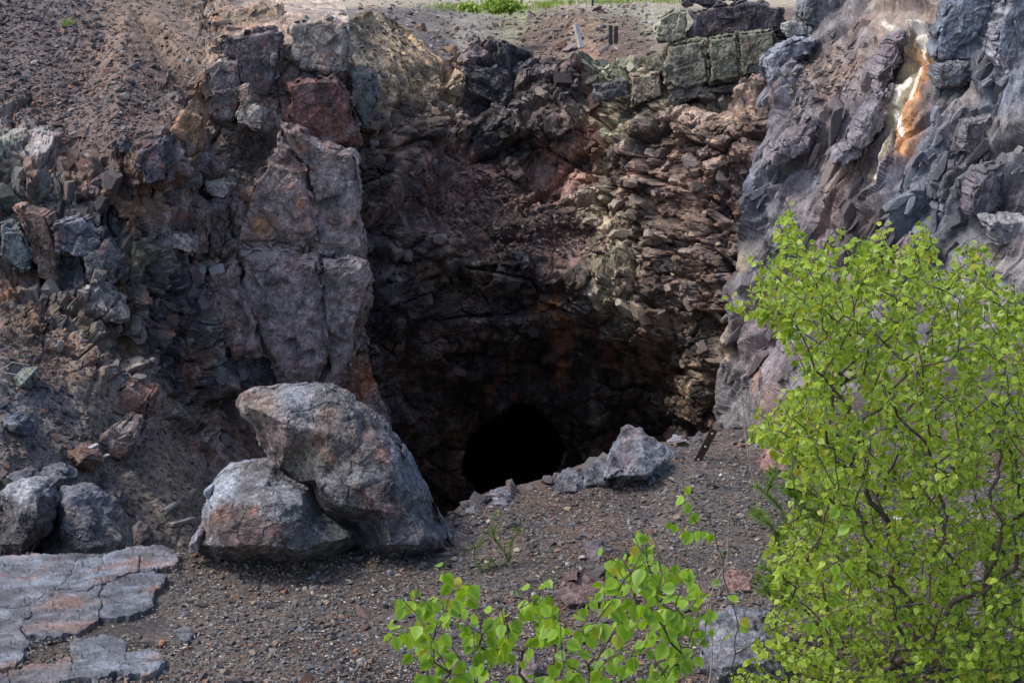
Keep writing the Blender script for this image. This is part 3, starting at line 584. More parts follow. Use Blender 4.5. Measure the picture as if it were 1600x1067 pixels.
# ------------------------------------------------------------------ boulders (outline + traced ridges, full body)
def boulder(name, outline, Y, ridges, colf, mat, thick=.5, nr=46, na=170, dspec=((.10, .02, 5),), rimback=.12, seed=0, parent=None, rough=.02, round_=.5, edge=1.0, facet_amt=1.0):
    ol = np.array(outline, float)
    seg = np.linalg.norm(np.roll(ol, -1, 0)-ol, axis=1); cum = np.concatenate([[0], np.cumsum(seg)])
    t = np.linspace(0, cum[-1], na, endpoint=False); ring = np.stack([np.interp(t, cum, np.append(ol[:, k], ol[0, k])) for k in (0, 1)], -1)
    rq = np.concatenate([ring/22.0, np.full((na, 1), seed*.37)], 1); ra_ = min(4.5, .035*np.ptp(ol[:, 0])+.6)*edge; ring = ring + ra_*np.stack([fbm(rq, 1, 4, 3, .6), fbm(rq, 1, 4, 8, .6)], -1)
    cen = ol.mean(0) if not isinstance(rimback, tuple) else np.array(rimback[1]); rb = rimback if not isinstance(rimback, tuple) else rimback[0]
    ctrl = [(p[0], p[1], Y+rb + (p[2] if len(p) > 2 else 0)) for p in outline] + [(a, b, Y - h) for a, b, h in ridges]
    ctrl = [(c[0]+.01*k, c[1]+.013*k, c[2]) for k, c in enumerate(ctrl)]
    fld = depth_field([(c[0], c[1], c[2]) for c in ctrl])
    r = (np.linspace(0, 1, nr)**.85)
    PX = cen[0] + (ring[None, :, 0]-cen[0])*r[:, None]; PY = cen[1] + (ring[None, :, 1]-cen[1])*r[:, None]
    Yf = fld(PX.ravel(), PY.ravel()).reshape(PX.shape)
    rr = r[:, None]; Yf = Yf + round_*rb*np.clip((rr-.85)/.15, 0, 1)**2.5
    front = unproj(PX, PY, Yf)
    cw = at(cen[0], cen[1], Y+rb)
    # back: copy of the rim pushed away and closing
    nb = 14; back = []
    rim_ = front[-1]; c3 = rim_.mean(0)
    for k in range(1, nb+1):
        q = k/nb; sc = math.cos(q*math.pi/2*.92)**.75
        b_ = c3 + (rim_-c3)*sc; b_ = b_ + np.array([0, thick*math.sin(q*math.pi/2), 0]); back.append(b_)
    G = np.concatenate([front, np.stack(back)], 0)
    # normals on closed ring grid
    Gp = np.concatenate([G[:, -1:], G, G[:, :1]], 1); du = (Gp[:, 2:]-Gp[:, :-2]); dv = np.gradient(G, axis=0)
    Nn = np.cross(du, dv); Nn /= np.linalg.norm(Nn, axis=-1, keepdims=True)+1e-9
    if (Nn[5, 0]*(np.array([0, 0, CAMZ])-G[5, 0])).sum() < 0: Nn = -Nn
    for _ in range(4):
        Nn = Nn + np.roll(Nn, 1, 1) + np.roll(Nn, -1, 1); Nn /= np.linalg.norm(Nn, axis=-1, keepdims=True)+1e-9
    Nn[0] = Nn[:3].mean((0, 1)); 
    V = G.reshape(-1, 3); d = 0; av = .5; ev = 1
    fs = min(np.ptp(V[:, 0]), np.ptp(V[:, 2])); d = facets(V, (fs*.42, fs*.42, fs*.36), seed+400, (20, 30, 10), 5, .5)*fs*.14*facet_amt; rough = rough*.7
    for (size, amp, tl, rt, sd) in dspec:
        b_, a_, e_ = blocks(V, size, seed+sd, rt, 1, tl, .12, .12, .05, .8); d = d + amp*b_; av = a_; ev = e_
    d = d + rough*.25*fbm(V, 5, 4, seed+3) + rough*.35*fbm(V, 25, 3, seed+4)
    V = V + Nn.reshape(-1, 3)*d[:, None]
    n, m = G.shape[:2]; i = np.arange(n*m).reshape(n, m); j = np.roll(i, -1, 1)
    Fq = np.stack([i[:-1], j[:-1], j[1:], i[1:]], -1).reshape(-1, 4)
    pxx = np.concatenate([PX, np.repeat(PX[-1:], nb, 0)]).ravel(); pyy = np.concatenate([PY, np.repeat(PY[-1:], nb, 0)]).ravel()
    base = Vector(((V[:, 0].min()+V[:, 0].max())/2, (V[:, 1].min()+V[:, 1].max())/2, V[:, 2].min()))
    col = colf(V, pxx, pyy, av)
    o = mesh_np(name, V-np.array(base), Fq, mat, col, smooth=False); o.location = base
    if parent is not None: adopt(o, parent)
    return o
def rcol(zl, seed, wob=20, red=.3, pale=.3, var=.5):
    def f(V, px, py, a):
        c = zones(px, py, zl, V*2, seed, wob); c = c*np.broadcast_to(1-var/2 + var*np.asarray(a), (len(V),))[:, None]
        c = mixc(c, (.19, .075, .045), red*sstep(.1, .35, fbm(V, 3.2, 4, seed+1))); c = mixc(c, (.26, .26, .27), pale*sstep(.1, .4, fbm(V, 5, 4, seed+2)))
        c = mixc(c, (.04, .04, .045), .6*sstep(.12, .35, fbm(V, 3.8, 4, seed+3))); c = c*(1.28 + .6*fbm(V, 30, 3, seed+6))[:, None]
        return np.clip(c, .012, .6)
    return f
DS = [((.42, .3, .26), (.016), 1.0, (10, 30, 0), 1), ((.12, .10, .07), .006, 1.2, (0, -30, 20), 2), ((.035, .035, .025), .0035, 1.3, (0, 30, 50), 3)]
# upright leaning boulder
o = boulder('boulder', [(366, 622), (378, 611), (400, 606), (450, 601), (500, 603), (538, 615), (552, 632), (572, 640), (600, 668), (640, 725), (650, 745), (672, 780), (695, 830), (714, 872), (690, 884), (655, 880), (622, 886), (590, 876), (556, 862), (524, 832), (490, 790), (482, 765), (452, 755), (432, 742), (418, 715), (404, 692), (395, 668), (374, 652), (364, 636)],
            9.0, [(400, 640, .12), (440, 640, .20), (500, 620, .10), (450, 690, .24), (445, 660, .26), (478, 700, .22), (520, 680, .26), (540, 640, .12), (560, 700, .24), (500, 750, .30), (560, 760, .42), (600, 800, .45), (530, 790, .38), (620, 745, .28), (590, 690, .16), (640, 800, .36), (655, 850, .40), (665, 830, .36), (672, 845, .30), (610, 850, .42), (625, 715, .10), (655, 775, .16), (685, 845, .2)],
            rcol([(400, 630, 40, (.16, .14, .13)), (460, 620, 25, (.17, .18, .21)), (520, 620, 30, GRY), (430, 670, 30, (.13, .10, .10)), (520, 640, 14, (.16, .11, .09)), (560, 690, 30, (.12, .10, .10)), (490, 710, 25, (.14, .135, .115)), (520, 720, 9, (.19, .10, .075)), (540, 790, 60, (.085, .085, .095)), (620, 780, 50, (.08, .08, .09)), (600, 710, 12, (.17, .11, .10)), (640, 740, 30, (.10, .11, .14)), (690, 850, 40, (.09, .095, .11)), (450, 640, 20, (.14, .13, .15))], 5, 14, .35, .25),  # paler bluish top, darker lower right: sky light and shade in the colour
            M_near, .42, 110, 380, DS, (.10, (550, 735)), 3, rough=.022, edge=.55, facet_amt=.28)
tag(o, 'tall grey boulder speckled with pale spots, leaning over the pit edge on its point', 'boulder')
o = boulder('boulder', [(340, 742), (360, 734), (400, 731), (424, 733), (440, 748), (480, 766), (500, 800), (530, 818), (556, 834), (556, 848), (520, 876), (470, 886), (400, 882), (340, 878), (300, 868), (305, 840), (316, 812), (322, 782), (330, 755)],
            8.75, [(350, 765, .10), (410, 765, .16), (470, 772, .18), (340, 800, .28), (390, 790, .30), (440, 785, .34), (470, 790, .32), (350, 850, .36), (420, 850, .40), (480, 830, .34), (470, 862, .36), (520, 845, .24), (330, 780, .16), (312, 850, .12), (540, 840, .10)],
            rcol([(350, 750, 30, (.22, .24, .28)), (400, 750, 40, (.14, .14, .15)), (450, 770, 30, (.14, .145, .16)), (345, 810, 14, (.14, .09, .08)), (400, 800, 7, (.18, .09, .07)), (430, 830, 9, (.17, .085, .065)), (380, 830, 25, (.10, .09, .09)), (340, 850, 30, (.09, .08, .085)), (390, 850, 30, (.13, .10, .10)), (480, 810, 30, (.08, .085, .10)), (520, 845, 25, (.10, .11, .115)), (325, 790, 14, (.18, .21, .25))], 9, 10, .15, .2),  # pale blue top and left rim: sky light put into the colour
            M_near, .5, 90, 320, DS, (.12, (425, 810)), 5, rough=.014, edge=.6, facet_amt=.28)
tag(o, 'squat reddish grey boulder with rust red streaks, wedged under the tall leaning boulder', 'boulder')
o = boulder('boulder', [(296, 852), (302, 838), (312, 826), (318, 830), (316, 846), (310, 862), (296, 866)], 8.62, [(307, 843, .05)], rcol([(300, 850, 20, (.2, .19, .22))], 3), M_near, .12, 12, 40, [], .03, rough=.004)
tag(o, 'small pale wedge of rock against the left foot of the squat reddish boulder', 'rock')
o = boulder('boulder', [(2, 768), (15, 758), (45, 756), (66, 760), (78, 775), (82, 800), (75, 830), (60, 850), (30, 880), (5, 880), (0, 850), (8, 810)], 16.0, [(20, 775, .1), (60, 772, .1), (70, 800, .1), (30, 800, .35), (55, 810, .35), (35, 850, .4)],
            rcol([(35, 765, 20, (.24, .25, .27)), (40, 830, 30, DGR), (60, 820, 30, GRY)], 13, 8, .05, .2), M_near, .6, 40, 140, DS, .1, 8, rough=.015)  # pale top over a dark body: sky light painted into the zones
tag(o, 'dark boulder with a flat sky-lit top at the left edge, just behind the cracked slabs', 'boulder')
o = boulder('boulder', [(84, 785), (100, 768), (125, 772), (150, 790), (175, 810), (195, 840), (200, 885), (60, 885), (66, 850), (80, 820)], 16.4, [(110, 790, .15), (140, 820, .35), (100, 830, .35), (160, 850, .35), (120, 860, .45)],
            rcol([(120, 790, 30, (.13, .13, .15)), (130, 830, 40, (.08, .085, .10)), (180, 850, 30, (.13, .12, .11))], 17, 8, .1, .2), M_near, .7, 40, 140, DS, .1, 9, rough=.02)
tag(o, 'dark grey boulder with slanting faces, right of the flat topped one behind the slabs', 'boulder')
SMALLB = [  # outline, Y, colour, label
 ([(92, 716), (100, 700), (125, 698), (150, 705), (160, 720), (145, 735), (115, 734), (98, 726)], 15.2, (.14, .09, .07), 'rusty brown rock with a dark undercut, beside the pale splinters of wood'),
 ([(55, 738), (80, 730), (120, 745), (110, 760), (85, 764), (60, 758)], 14.2, (.11, .12, .13), 'flat grey rock lying on the left slope above the two dark boulders'),
 ([(0, 655), (18, 650), (48, 668), (42, 680), (15, 676), (0, 668)], 15.6, (.09, .10, .13), 'bluish flat rock at the left edge of the photo, halfway up the slope'),
 ([(150, 770), (175, 765), (198, 785), (190, 800), (165, 800), (148, 788)], 14.6, (.09, .08, .08), 'dark angular rock at the top right of the heap behind the slabs'),
 ([(196, 832), (215, 822), (235, 838), (238, 862), (215, 868), (196, 855)], 13.4, (.08, .06, .055), 'dark brown rock right of the slanting boulder, behind the slabs'),
 ([(0, 775), (5, 742), (35, 738), (60, 748), (50, 758), (15, 760)], 13.9, (.08, .085, .10), 'dark bluish rock at the left edge, behind the flat topped boulder'),
 ([(18, 590), (30, 580), (55, 578), (50, 605), (30, 610), (20, 602)], 16.9, (.16, .18, .15), 'pale greenish rock below the dry twigs at the left edge'),
]
for k, (ol, Y, cc, lab) in enumerate(SMALLB):
    cx = sum(p[0] for p in ol)/len(ol); cy = sum(p[1] for p in ol)/len(ol)
    Y = patch_pt('cliff_left', cx, cy)[0][1] - .12
    o = boulder('rock', ol, Y, [(cx-8, cy-4, .12), (cx+8, cy-2, .16), (cx, cy+8, .2)], rcol([(cx, cy, 30, cc)], 20+k, 4, .15, .2), M_near, .35, 18, 60, DS[1:], .06, 30+k, rough=.01)
    tag(o, lab, 'rock')
# rocks along the right hand lip and on the gravel
LEDGEB = [
 ([(898, 760), (915, 738), (940, 722), (958, 728), (968, 742), (940, 762), (908, 770)], (.10, .105, .12), 'low dark rock between the jagged lip rock and the pale pointed outcrop', 'rock'),
 ([(862, 762), (870, 745), (888, 733), (902, 738), (912, 752), (920, 772), (890, 780), (866, 776)], (.10, .10, .115), 'dark jagged rock on the lip of the pit, left of the pale blue outcrop', 'rock'),
 ([(752, 790), (765, 770), (785, 764), (800, 768), (812, 782), (790, 796), (760, 798)], (.12, .12, .14), 'low grey rock on the pit lip, nearest the foot of the tall boulder', 'rock'),
 ([(720, 800), (726, 786), (742, 782), (752, 792), (745, 808), (722, 812)], (.13, .13, .145), 'small pale edged rock on the pit lip just right of the tall boulder', 'rock'),
 ([(900, 774), (922, 752), (945, 734), (960, 705), (970, 682), (982, 667), (1000, 675), (1012, 688), (1032, 700), (1045, 712), (1032, 728), (1000, 740), (960, 756), (922, 778)], (.115, .12, .14), 'pale bluish pointed outcrop rising from the gravel on the pit lip', 'rock'),
 ([(1008, 712), (1022, 698), (1045, 702), (1062, 712), (1058, 726), (1030, 730), (1012, 726)], (.14, .155, .18), 'pale blue low rock between the pointed outcrop and the rusty steel bar', 'rock'),
 ([(1040, 694), (1055, 684), (1075, 684), (1085, 694), (1070, 704), (1048, 704)], (.17, .18, .2), 'small rock on the lip immediately left of the rusty steel bar', 'rock'),
 ([(1188, 720), (1200, 700), (1222, 695), (1245, 706), (1240, 740), (1215, 752), (1195, 742)], (.20, .12, .11), 'pinkish rock beside the birch at the right end of the gravel mound', 'rock'),
 ([(862, 925), (880, 908), (930, 902), (975, 908), (985, 930), (960, 952), (905, 958), (872, 948)], (.11, .075, .07), 'long purplish brown rock on the gravel behind the large leaves', 'rock'),
 ([(905, 870), (915, 852), (940, 846), (956, 858), (958, 876), (935, 886), (912, 884)], (.10, .085, .095), 'dark purplish rounded rock on the gravel above the long brown rock', 'rock'),
 ([(1098, 985), (1120, 965), (1160, 960), (1215, 968), (1240, 1000), (1235, 1050), (1180, 1080), (1120, 1070), (1098, 1030)], (.12, .125, .15), 'bluish grey boulder half hidden by twigs at the foot of the birch', 'boulder'),
 ([(706, 846), (715, 836), (745, 840), (750, 855), (735, 866), (710, 862)], (.11, .085, .08), 'brown flat rock at the right foot of the tall boulder', 'rock'),
 ([(1130, 905), (1150, 895), (1176, 900), (1190, 918), (1168, 935), (1138, 928)], (.16, .10, .09), 'reddish rock left of the birch, below the pine twigs', 'rock'),
 ([(760, 985), (770, 965), (785, 962), (795, 980), (790, 1005), (768, 1005)], (.13, .09, .08), 'brown upright stone among the large birch leaves, low in the picture', 'rock'),
 ([(808, 1050), (820, 1030), (835, 1028), (845, 1050), (842, 1085), (815, 1085)], (.15, .12, .12), 'grey pink stone at the bottom edge between the leafy stems', 'rock'),
]
for k, (ol, cc, lab, nm) in enumerate(LEDGEB):
    cx = sum(p[0] for p in ol)/len(ol); cy = sum(p[1] for p in ol)/len(ol); by = max(p[1] for p in ol); w = max(p[0] for p in ol)-min(p[0] for p in ol); h = by-min(p[1] for p in ol)
    Y = gpt(cx, by-5).y + .05; s = w*Y/F
    ol2 = [(a + (4 if b > cy else 0)*(1 if a > cx else -1), b + (16 if b > cy else 0), (.8*(1-(b-cy+h/2)/h))*s) for a, b in ol]
    o = boulder(nm, ol2, Y, [(cx-w*.2, cy-h*.1, -.3*s), (cx+w*.2, cy-h*.15, -.3*s), (cx, cy+h*.2, .10*s), (cx-w*.25, cy+h*.25, .08*s), (cx+w*.22, cy+h*.2, .1*s)],
                rcol([(cx, cy, 30, cc)], 50+k, 4, .2, .25), M_near, .35*s+.1, 34, 110, [DS[1], DS[2]], .02, 60+k, rough=.010)
    tag(o, lab, nm)

# ------------------------------------------------------------------ cracked slabs at lower left
def poly_slab(name, poly, h, base_z, mat, colf, parent, seed, gap=.1, tilt=0):
    pts = np.array(poly, float); cen = pts.mean(0); gap = gap*.3 + .2*RS.rand()
    d = pts-cen; L = np.linalg.norm(d, axis=1, keepdims=True); pts = cen + d*(1 - gap/L)
    # ragged outline
    out = []
    n = len(pts)
    for k in range(n):
        a, b = pts[k], pts[(k+1) % n]; m = max(2, int(np.linalg.norm(b-a)/3.5))
        for j in range(m):
            q = a + (b-a)*j/m; nz = fbm(np.array([[q[0]/26, q[1]/26, 3.3]]), 1, 4, 5, .7)[0]; nz2 = fbm(np.array([[q[0]/26, q[1]/26, 7.7]]), 1, 4, 6, .7)[0]
            out.append(q + np.array([nz, nz2*.7])*9.0)
    out = np.array(out); x0, y0 = out.min(0); x1, y1 = out.max(0)
    # interior points
    gx, gy = np.meshgrid(np.arange(x0, x1, 3.6), np.arange(y0, y1, 2.6)); g = np.stack([gx.ravel(), gy.ravel()], -1) + RS.uniform(-.9, .9, (gx.size, 2))
    ins = np.zeros(len(g), bool); m = len(out)
    for k in range(m):
        a, b = out[k], out[(k+1) % m]
        c = ((a[1] > g[:, 1]) != (b[1] > g[:, 1])) & (g[:, 0] < (b[0]-a[0])*(g[:, 1]-a[1])/(b[1]-a[1]+1e-12) + a[0]); ins ^= c
    g = g[ins]
    allp = np.concatenate([out, g]); v, e, f, ov, oe, of = delaunay_2d_cdt([Vector(p) for p in allp], [], [list(range(m))], 1, 1e-5)
    v2 = np.array([[q[0], q[1]] for q in v]); 
    W = unproj(v2[:, 0], v2[:, 1], Yground(v2[:, 1], base_z+h)); n_ = len(W)
    from_edge = np.zeros(n_, bool)
    dmin = np.full(n_, 1e9)
    for q in out: dmin = np.minimum(dmin, np.hypot(v2[:, 0]-q[0], v2[:, 1]-q[1]))
    bl, a_, e_ = blocks(W, (.16, .07, .1), seed+7, (0, 0, 15), 1, .9, .3, .3)
    pp, _ = plates(W, (0, 0, 62), .10, 9, (1, .3, 1)); W[:, 2] += .006*bl + .010*pp + .022*fbm(W*np.array([1, 2.2, 1]), 3.5, 4, 5) - .005*np.clip(1-dmin/3, 0, 1)
    W[:, 2] += tilt*(v2[:, 0]-cen[0])/200
    Ft = [tuple(t) for t in f if len(t) == 3]
    # boundary edges -> sides
    from collections import Counter
    cnt = Counter()
    for t in Ft:
        for i in range(3): cnt[(t[i], t[(i+1) % 3])] += 1
    be = [(a, b) for (a, b) in cnt if (b, a) not in cnt]
    bmv = sorted({a for ab in be for a in ab}); idx = {a: n_+k for k, a in enumerate(bmv)}
    low = W[bmv].copy(); low[:, 2] = base_z - .12; V = np.concatenate([W, low])
    sides = []
    for a, b in be: sides += [(b, a, idx[a]), (b, idx[a], idx[b])]
    Fq = np.array(Ft + sides); px = np.concatenate([v2[:, 0], v2[bmv][:, 0]]); py = np.concatenate([v2[:, 1], v2[bmv][:, 1]])
    col = colf(V, px, py, .5)
    base = Vector(W.mean(0)); base.z = base_z
    o = mesh_np(name, V-np.array(base), Fq, mat, col); o.location = base
    adopt(o, parent); return o
out_root = empty('bedrock_outcrop', atg(130, 950)); tag(out_root, 'cracked bluish grey bedrock slabs flush with the gravel at the lower left', 'bedrock')
slabs = [([(-60, 868), (60, 869), (128, 866), (112, 895), (84, 923), (40, 944), (-5, 950), (-60, 955)], .05, (.16, .165, .19)), ([(128, 866), (160, 864), (158, 912), (120, 924), (84, 923), (112, 895)], .052, (.16, .17, .20)),
         ([(160, 864), (200, 855), (218, 868), (214, 890), (158, 912)], .06, (.19, .21, .26)), ([(200, 855), (240, 852), (280, 860), (276, 880), (240, 886), (214, 890), (218, 868)], .035, (.17, .15, .165)),
         ([(158, 914), (214, 890), (240, 886), (264, 900), (246, 925), (238, 945), (200, 962), (156, 965)], .03, (.15, .165, .2)), ([(84, 924), (120, 924), (157, 913), (155, 965), (120, 985), (60, 1000), (30, 985), (45, 955), (40, 944)], .04, (.15, .15, .165)),
         ([(-60, 957), (-5, 950), (40, 945), (45, 955), (30, 985), (45, 1005), (20, 1040), (-60, 1048)], .055, (.17, .165, .18)), ([(112, 1000), (160, 992), (196, 998), (198, 1020), (192, 1052), (118, 1058), (112, 1030)], .06, (.13, .14, .165)),
         ([(198, 1018), (225, 1012), (250, 1018), (256, 1036), (235, 1052), (192, 1055)], .06, (.13, .14, .165)), ([(15, 1048), (60, 1032), (112, 1028), (118, 1060), (80, 1066), (20, 1074)], .05, (.14, .12, .12)), ([(-60, 1050), (12, 1048), (16, 1075), (-60, 1085)], .06, (.10, .10, .105)),
         ([(268, 985), (290, 978), (308, 990), (300, 1002), (275, 1000)], .02, (.13, .13, .15))]
for k, (pl, h, cc) in enumerate(slabs):
    z0 = .008
    def cf(V, px, py, a, cc=cc, k=k):
        c = np.tile(np.array(cc)*.32+np.array((.15, .155, .18))*.33, (len(V), 1))*(1 + 1.0*fbm((V@rotm(0, 0, 20))*np.array([1, 2.4, 1]), 7, 4, 5))[:, None]
        c = mixc(c, (.22, .12, .085), .55*sstep(.08, .3, fbm((V@rotm(0, 0, 25))*np.array([1, 1.8, 1]), 2.6, 4, 15))); c = mixc(c, (.24, .27, .33), .4*sstep(.1, .35, fbm((V@rotm(0, 0, 25))*np.array([1, 2, 1]), 4, 4, 25)))  # pale blue patches: sky sheen put into the slab colour
        return np.clip(c, .01, .6)
    poly_slab('slab', pl, h*.38+.010, z0, M_slab, cf, out_root, k)

# ------------------------------------------------------------------ stones
def stone_proto(k, flat=.6):
    rs = np.random.RandomState(100+k); n = 13; p = rs.normal(size=(n, 3)); p /= np.linalg.norm(p, axis=1, keepdims=True); p *= rs.uniform(.75, 1.1, (n, 1)); p *= np.array([1, rs.uniform(.6, .9), flat*rs.uniform(.7, 1.2)])*.5
    bm = bmesh.new()
    for q in p: bm.verts.new(q)
    bmesh.ops.convex_hull(bm, input=bm.verts); bmesh.ops.triangulate(bm, faces=bm.faces[:])
    loose = [v for v in bm.verts if not v.link_faces]; bmesh.ops.delete(bm, geom=loose, context='VERTS')
    bm.verts.index_update(); V = np.array([v.co[:] for v in bm.verts]); Fc = np.array([[v.index for v in f.verts] for f in bm.faces])
    bm.free(); return V, Fc
PROTO = [stone_proto(k) for k in range(10)] + [stone_proto(20+k, .35) for k in range(6)]
PROTO_ME = []
for V, Fc in PROTO:
    me = bpy.data.meshes.new('stone'); me.from_pydata(V.tolist(), [], Fc.tolist()); me.materials.append(M_stone); PROTO_ME.append(me)
def rot_batch(n, up=None, lay=1.0):
    a = RS.uniform(0, 2*np.pi, n); tx = RS.normal(0, .35*lay, n); ty = RS.normal(0, .35*lay, n)
    out = np.zeros((n, 3, 3))
    ca, sa = np.cos(a), np.sin(a); Rz = np.zeros((n, 3, 3)); Rz[:, 0, 0] = ca; Rz[:, 0, 1] = -sa; Rz[:, 1, 0] = sa; Rz[:, 1, 1] = ca; Rz[:, 2, 2] = 1
    cx, sx = np.cos(tx), np.sin(tx); Rx = np.zeros((n, 3, 3)); Rx[:, 0, 0] = 1; Rx[:, 1, 1] = cx; Rx[:, 1, 2] = -sx; Rx[:, 2, 1] = sx; Rx[:, 2, 2] = cx
    cy, sy = np.cos(ty), np.sin(ty); Ry = np.zeros((n, 3, 3)); Ry[:, 0, 0] = cy; Ry[:, 0, 2] = sy; Ry[:, 1, 1] = 1; Ry[:, 2, 0] = -sy; Ry[:, 2, 2] = cy
    Q = Rx @ Ry @ Rz
    if up is not None:   # tilt to the surface
        z = up/np.linalg.norm(up, axis=1, keepdims=True); x = np.cross(np.array([0, 1, 0.]), z); x /= np.linalg.norm(x, axis=1, keepdims=True)+1e-9; y = np.cross(z, x)
        B = np.stack([x, y, z], -1); Q = B @ Q
    return Q
def scatter_joined(name, pos, size, up, cols, mat, parent, protos=range(16), sink=.15):
    n = len(pos); Q = rot_batch(n, up); pr = RS.choice(list(protos), n); VV, FF, CC = [], [], []; off = 0
    for k in set(pr):
        m = pr == k; V, Fc = PROTO[k]; q = Q[m]; s = size[m]
        W = np.einsum('nij,vj->nvi', q, V)*s[:, None, None] + pos[m][:, None, :] + (q[:, :, 2]*s[:, None]*sink)[:, None, :]
        nn, nv = W.shape[:2]; VV.append(W.reshape(-1, 3)); FF.append((Fc[None]+(np.arange(nn)*nv)[:, None, None]).reshape(-1, 3)+off); off += nn*nv
        CC.append(np.repeat(cols[m], nv, 0))
    o = mesh_np(name, np.concatenate(VV), np.concatenate(FF), mat, np.concatenate(CC)); 
    if parent is not None: o.parent = parent
    tag(o, kind='stuff'); return o
def rand_cols(n, pal, w=None, var=.35):
    pal = np.array(pal); k = RS.choice(len(pal), n, p=w); return pal[k]*RS.uniform(1-var, 1+var, (n, 1))
def in_poly(px, py, poly):
    ins = np.zeros(len(px), bool); n = len(poly)
    for k in range(n):
        a, b = poly[k], poly[(k+1) % n]
        ins ^= ((a[1] > py) != (b[1] > py)) & (px < (b[0]-a[0])*(py-a[1])/(b[1]-a[1]+1e-12) + a[0])
    return ins
def sample(poly, n):
    p = np.array(poly); x0, y0 = p.min(0); x1, y1 = p.max(0); X = RS.uniform(x0, x1, n*4); Y = RS.uniform(y0, y1, n*4); m = in_poly(X, Y, poly); return X[m][:n], Y[m][:n]
def surf(pname, X, Y):
    r = [patch_pt(pname, a, b) for a, b in zip(X, Y)]; return np.array([a for a, b in r]), np.array([b for a, b in r])
def place_stones(parent, pos, size, up, names='stone'):
    Q = rot_batch(len(pos), up)
    for p, s, q in zip(pos, size, Q):
        o = bpy.data.objects.new(names, PROTO_ME[RS.randint(len(PROTO_ME))]); C.objects.link(o)
        M = Matrix(q.tolist()).to_4x4(); M.translation = Vector(p)+Vector(q[:, 2])*s*.1
        o.parent = parent; o.matrix_basis = M @ Matrix.Diagonal((s, s, s, 1))
OB = bpy.data.objects
PAL_S = [(.06, .052, .052), (.105, .085, .08), (.14, .11, .095), (.17, .10, .075), (.08, .085, .10), (.20, .18, .17)]
# scree above the left cliff
scree_poly = [(-60, -40), (330, -40), (335, 60), (300, 140), (255, 195), (190, 225), (110, 225), (60, 190), (-60, 200)]
X, Y = sample(scree_poly, 6500); P, U = surf('cliff_left', X, Y)
up = U*.5 + np.array([0, 0, .6]); sz = RS.lognormal(-3.05, .45, len(P)); 
dens = sstep(250, 100, X)*.6 + sstep(80, 190, Y)*.7; keep = RS.rand(len(P)) < .3+dens
scatter_joined('scree', P[keep], sz[keep], up[keep], rand_cols(keep.sum(), PAL_S), M_grav, OB['cliff_left'])
X, Y = sample([(0, 0), (140, 0), (250, 100), (260, 190), (180, 220), (100, 215), (0, 190)], 170); P, U = surf('cliff_left', X, Y); place_stones(OB['cliff_left'], P, RS.uniform(.09, .2, len(P)), U*.5+np.array([0, 0, .6]))
X, Y = sample([(360, 190), (410, 200), (440, 260), (380, 290), (330, 300), (340, 240)], 700); P, U = surf('cliff_left', X, Y)
scatter_joined('rubble', P, RS.lognormal(-3.0, .4, len(P)), U*.5+np.array([0, 0, .6]), rand_cols(len(P), PAL_S[:3]), M_grav, OB['cliff_left'])
# slope below
slope_poly = [(-60, 440), (60, 470), (150, 540), (230, 580), (330, 700), (360, 760), (330, 870), (-60, 870)]
X, Y = sample(slope_poly, 9000); P, U = surf('cliff_left', X, Y)
scatter_joined('scree', P, RS.lognormal(-3.65, .5, len(P)), U*.5+np.array([0, 0, .6]), rand_cols(len(P), PAL_S+[(.20, .15, .11)]), M_grav, OB['cliff_left'])
X, Y = sample([(-40, 560), (90, 560), (140, 700), (200, 800), (280, 860), (-40, 870)], 220); P, U = surf('cliff_left', X, Y); place_stones(OB['cliff_left'], P, RS.uniform(.07, .19, len(P)), U*.5+np.array([0, 0, .6]))
# talus on the back wall
X, Y = sample([(640, 240), (760, 260), (860, 330), (940, 340), (960, 400), (860, 400), (700, 350), (620, 330)], 1600); P, U = surf('rock_face_back', X, Y)
scatter_joined('talus', P, RS.lognormal(-2.5, .45, len(P)), U*.5+np.array([0, 0, .6]), rand_cols(len(P), [(.12, .07, .06), (.08, .055, .055), (.2, .15, .14)]), M_grav, OB['rock_face_back'])
X, Y = sample([(960, 180), (1180, 170), (1160, 330), (1120, 460), (960, 470), (900, 440)], 330); P, U = surf('rock_face_back', X, Y)
scatter_joined('talus', P, RS.lognormal(-2.3, .5, len(P)), U*.5+np.array([0, 0, .6]), rand_cols(len(P), [(.20, .12, .085), (.15, .09, .07), (.10, .07, .065), (.28, .22, .17)]), M_grav, OB['rock_face_back'])
X, Y = sample([(550, 40), (620, 40), (690, 110), (700, 180), (640, 190), (570, 120)], 900); P, U = surf('rock_face_back', X, Y)
scatter_joined('rubble', P, RS.lognormal(-2.8, .5, len(P)), U*.4+np.array([0, 0, .6]), rand_cols(len(P), [(.18, .14, .1), (.12, .1, .09), (.28, .22, .16)]), M_grav, OB['rock_face_back'])
X, Y = sample([(560, -5), (1020, -5), (1020, 85), (560, 110)], 1800); P, U = surf('terrace', X, Y)
scatter_joined('rubble', P, RS.lognormal(-2.3, .5, len(P)), U*.3+np.array([0, 0, .7]), rand_cols(len(P), [(.14, .12, .12), (.2, .13, .09), (.1, .09, .1), (.3, .28, .26)]), M_grav, OB['terrace'])
X, Y = sample([(1240, 90), (1340, 80), (1360, 140), (1280, 160), (1220, 200)], 500); P, U = surf('cliff_right', X, Y)
scatter_joined('rubble', P, RS.lognormal(-3.0, .5, len(P)), U*.3+np.array([0, 0, .7]), rand_cols(len(P), [(.16, .13, .12), (.1, .09, .1), (.25, .2, .16)]), M_grav, OB['cliff_right'])

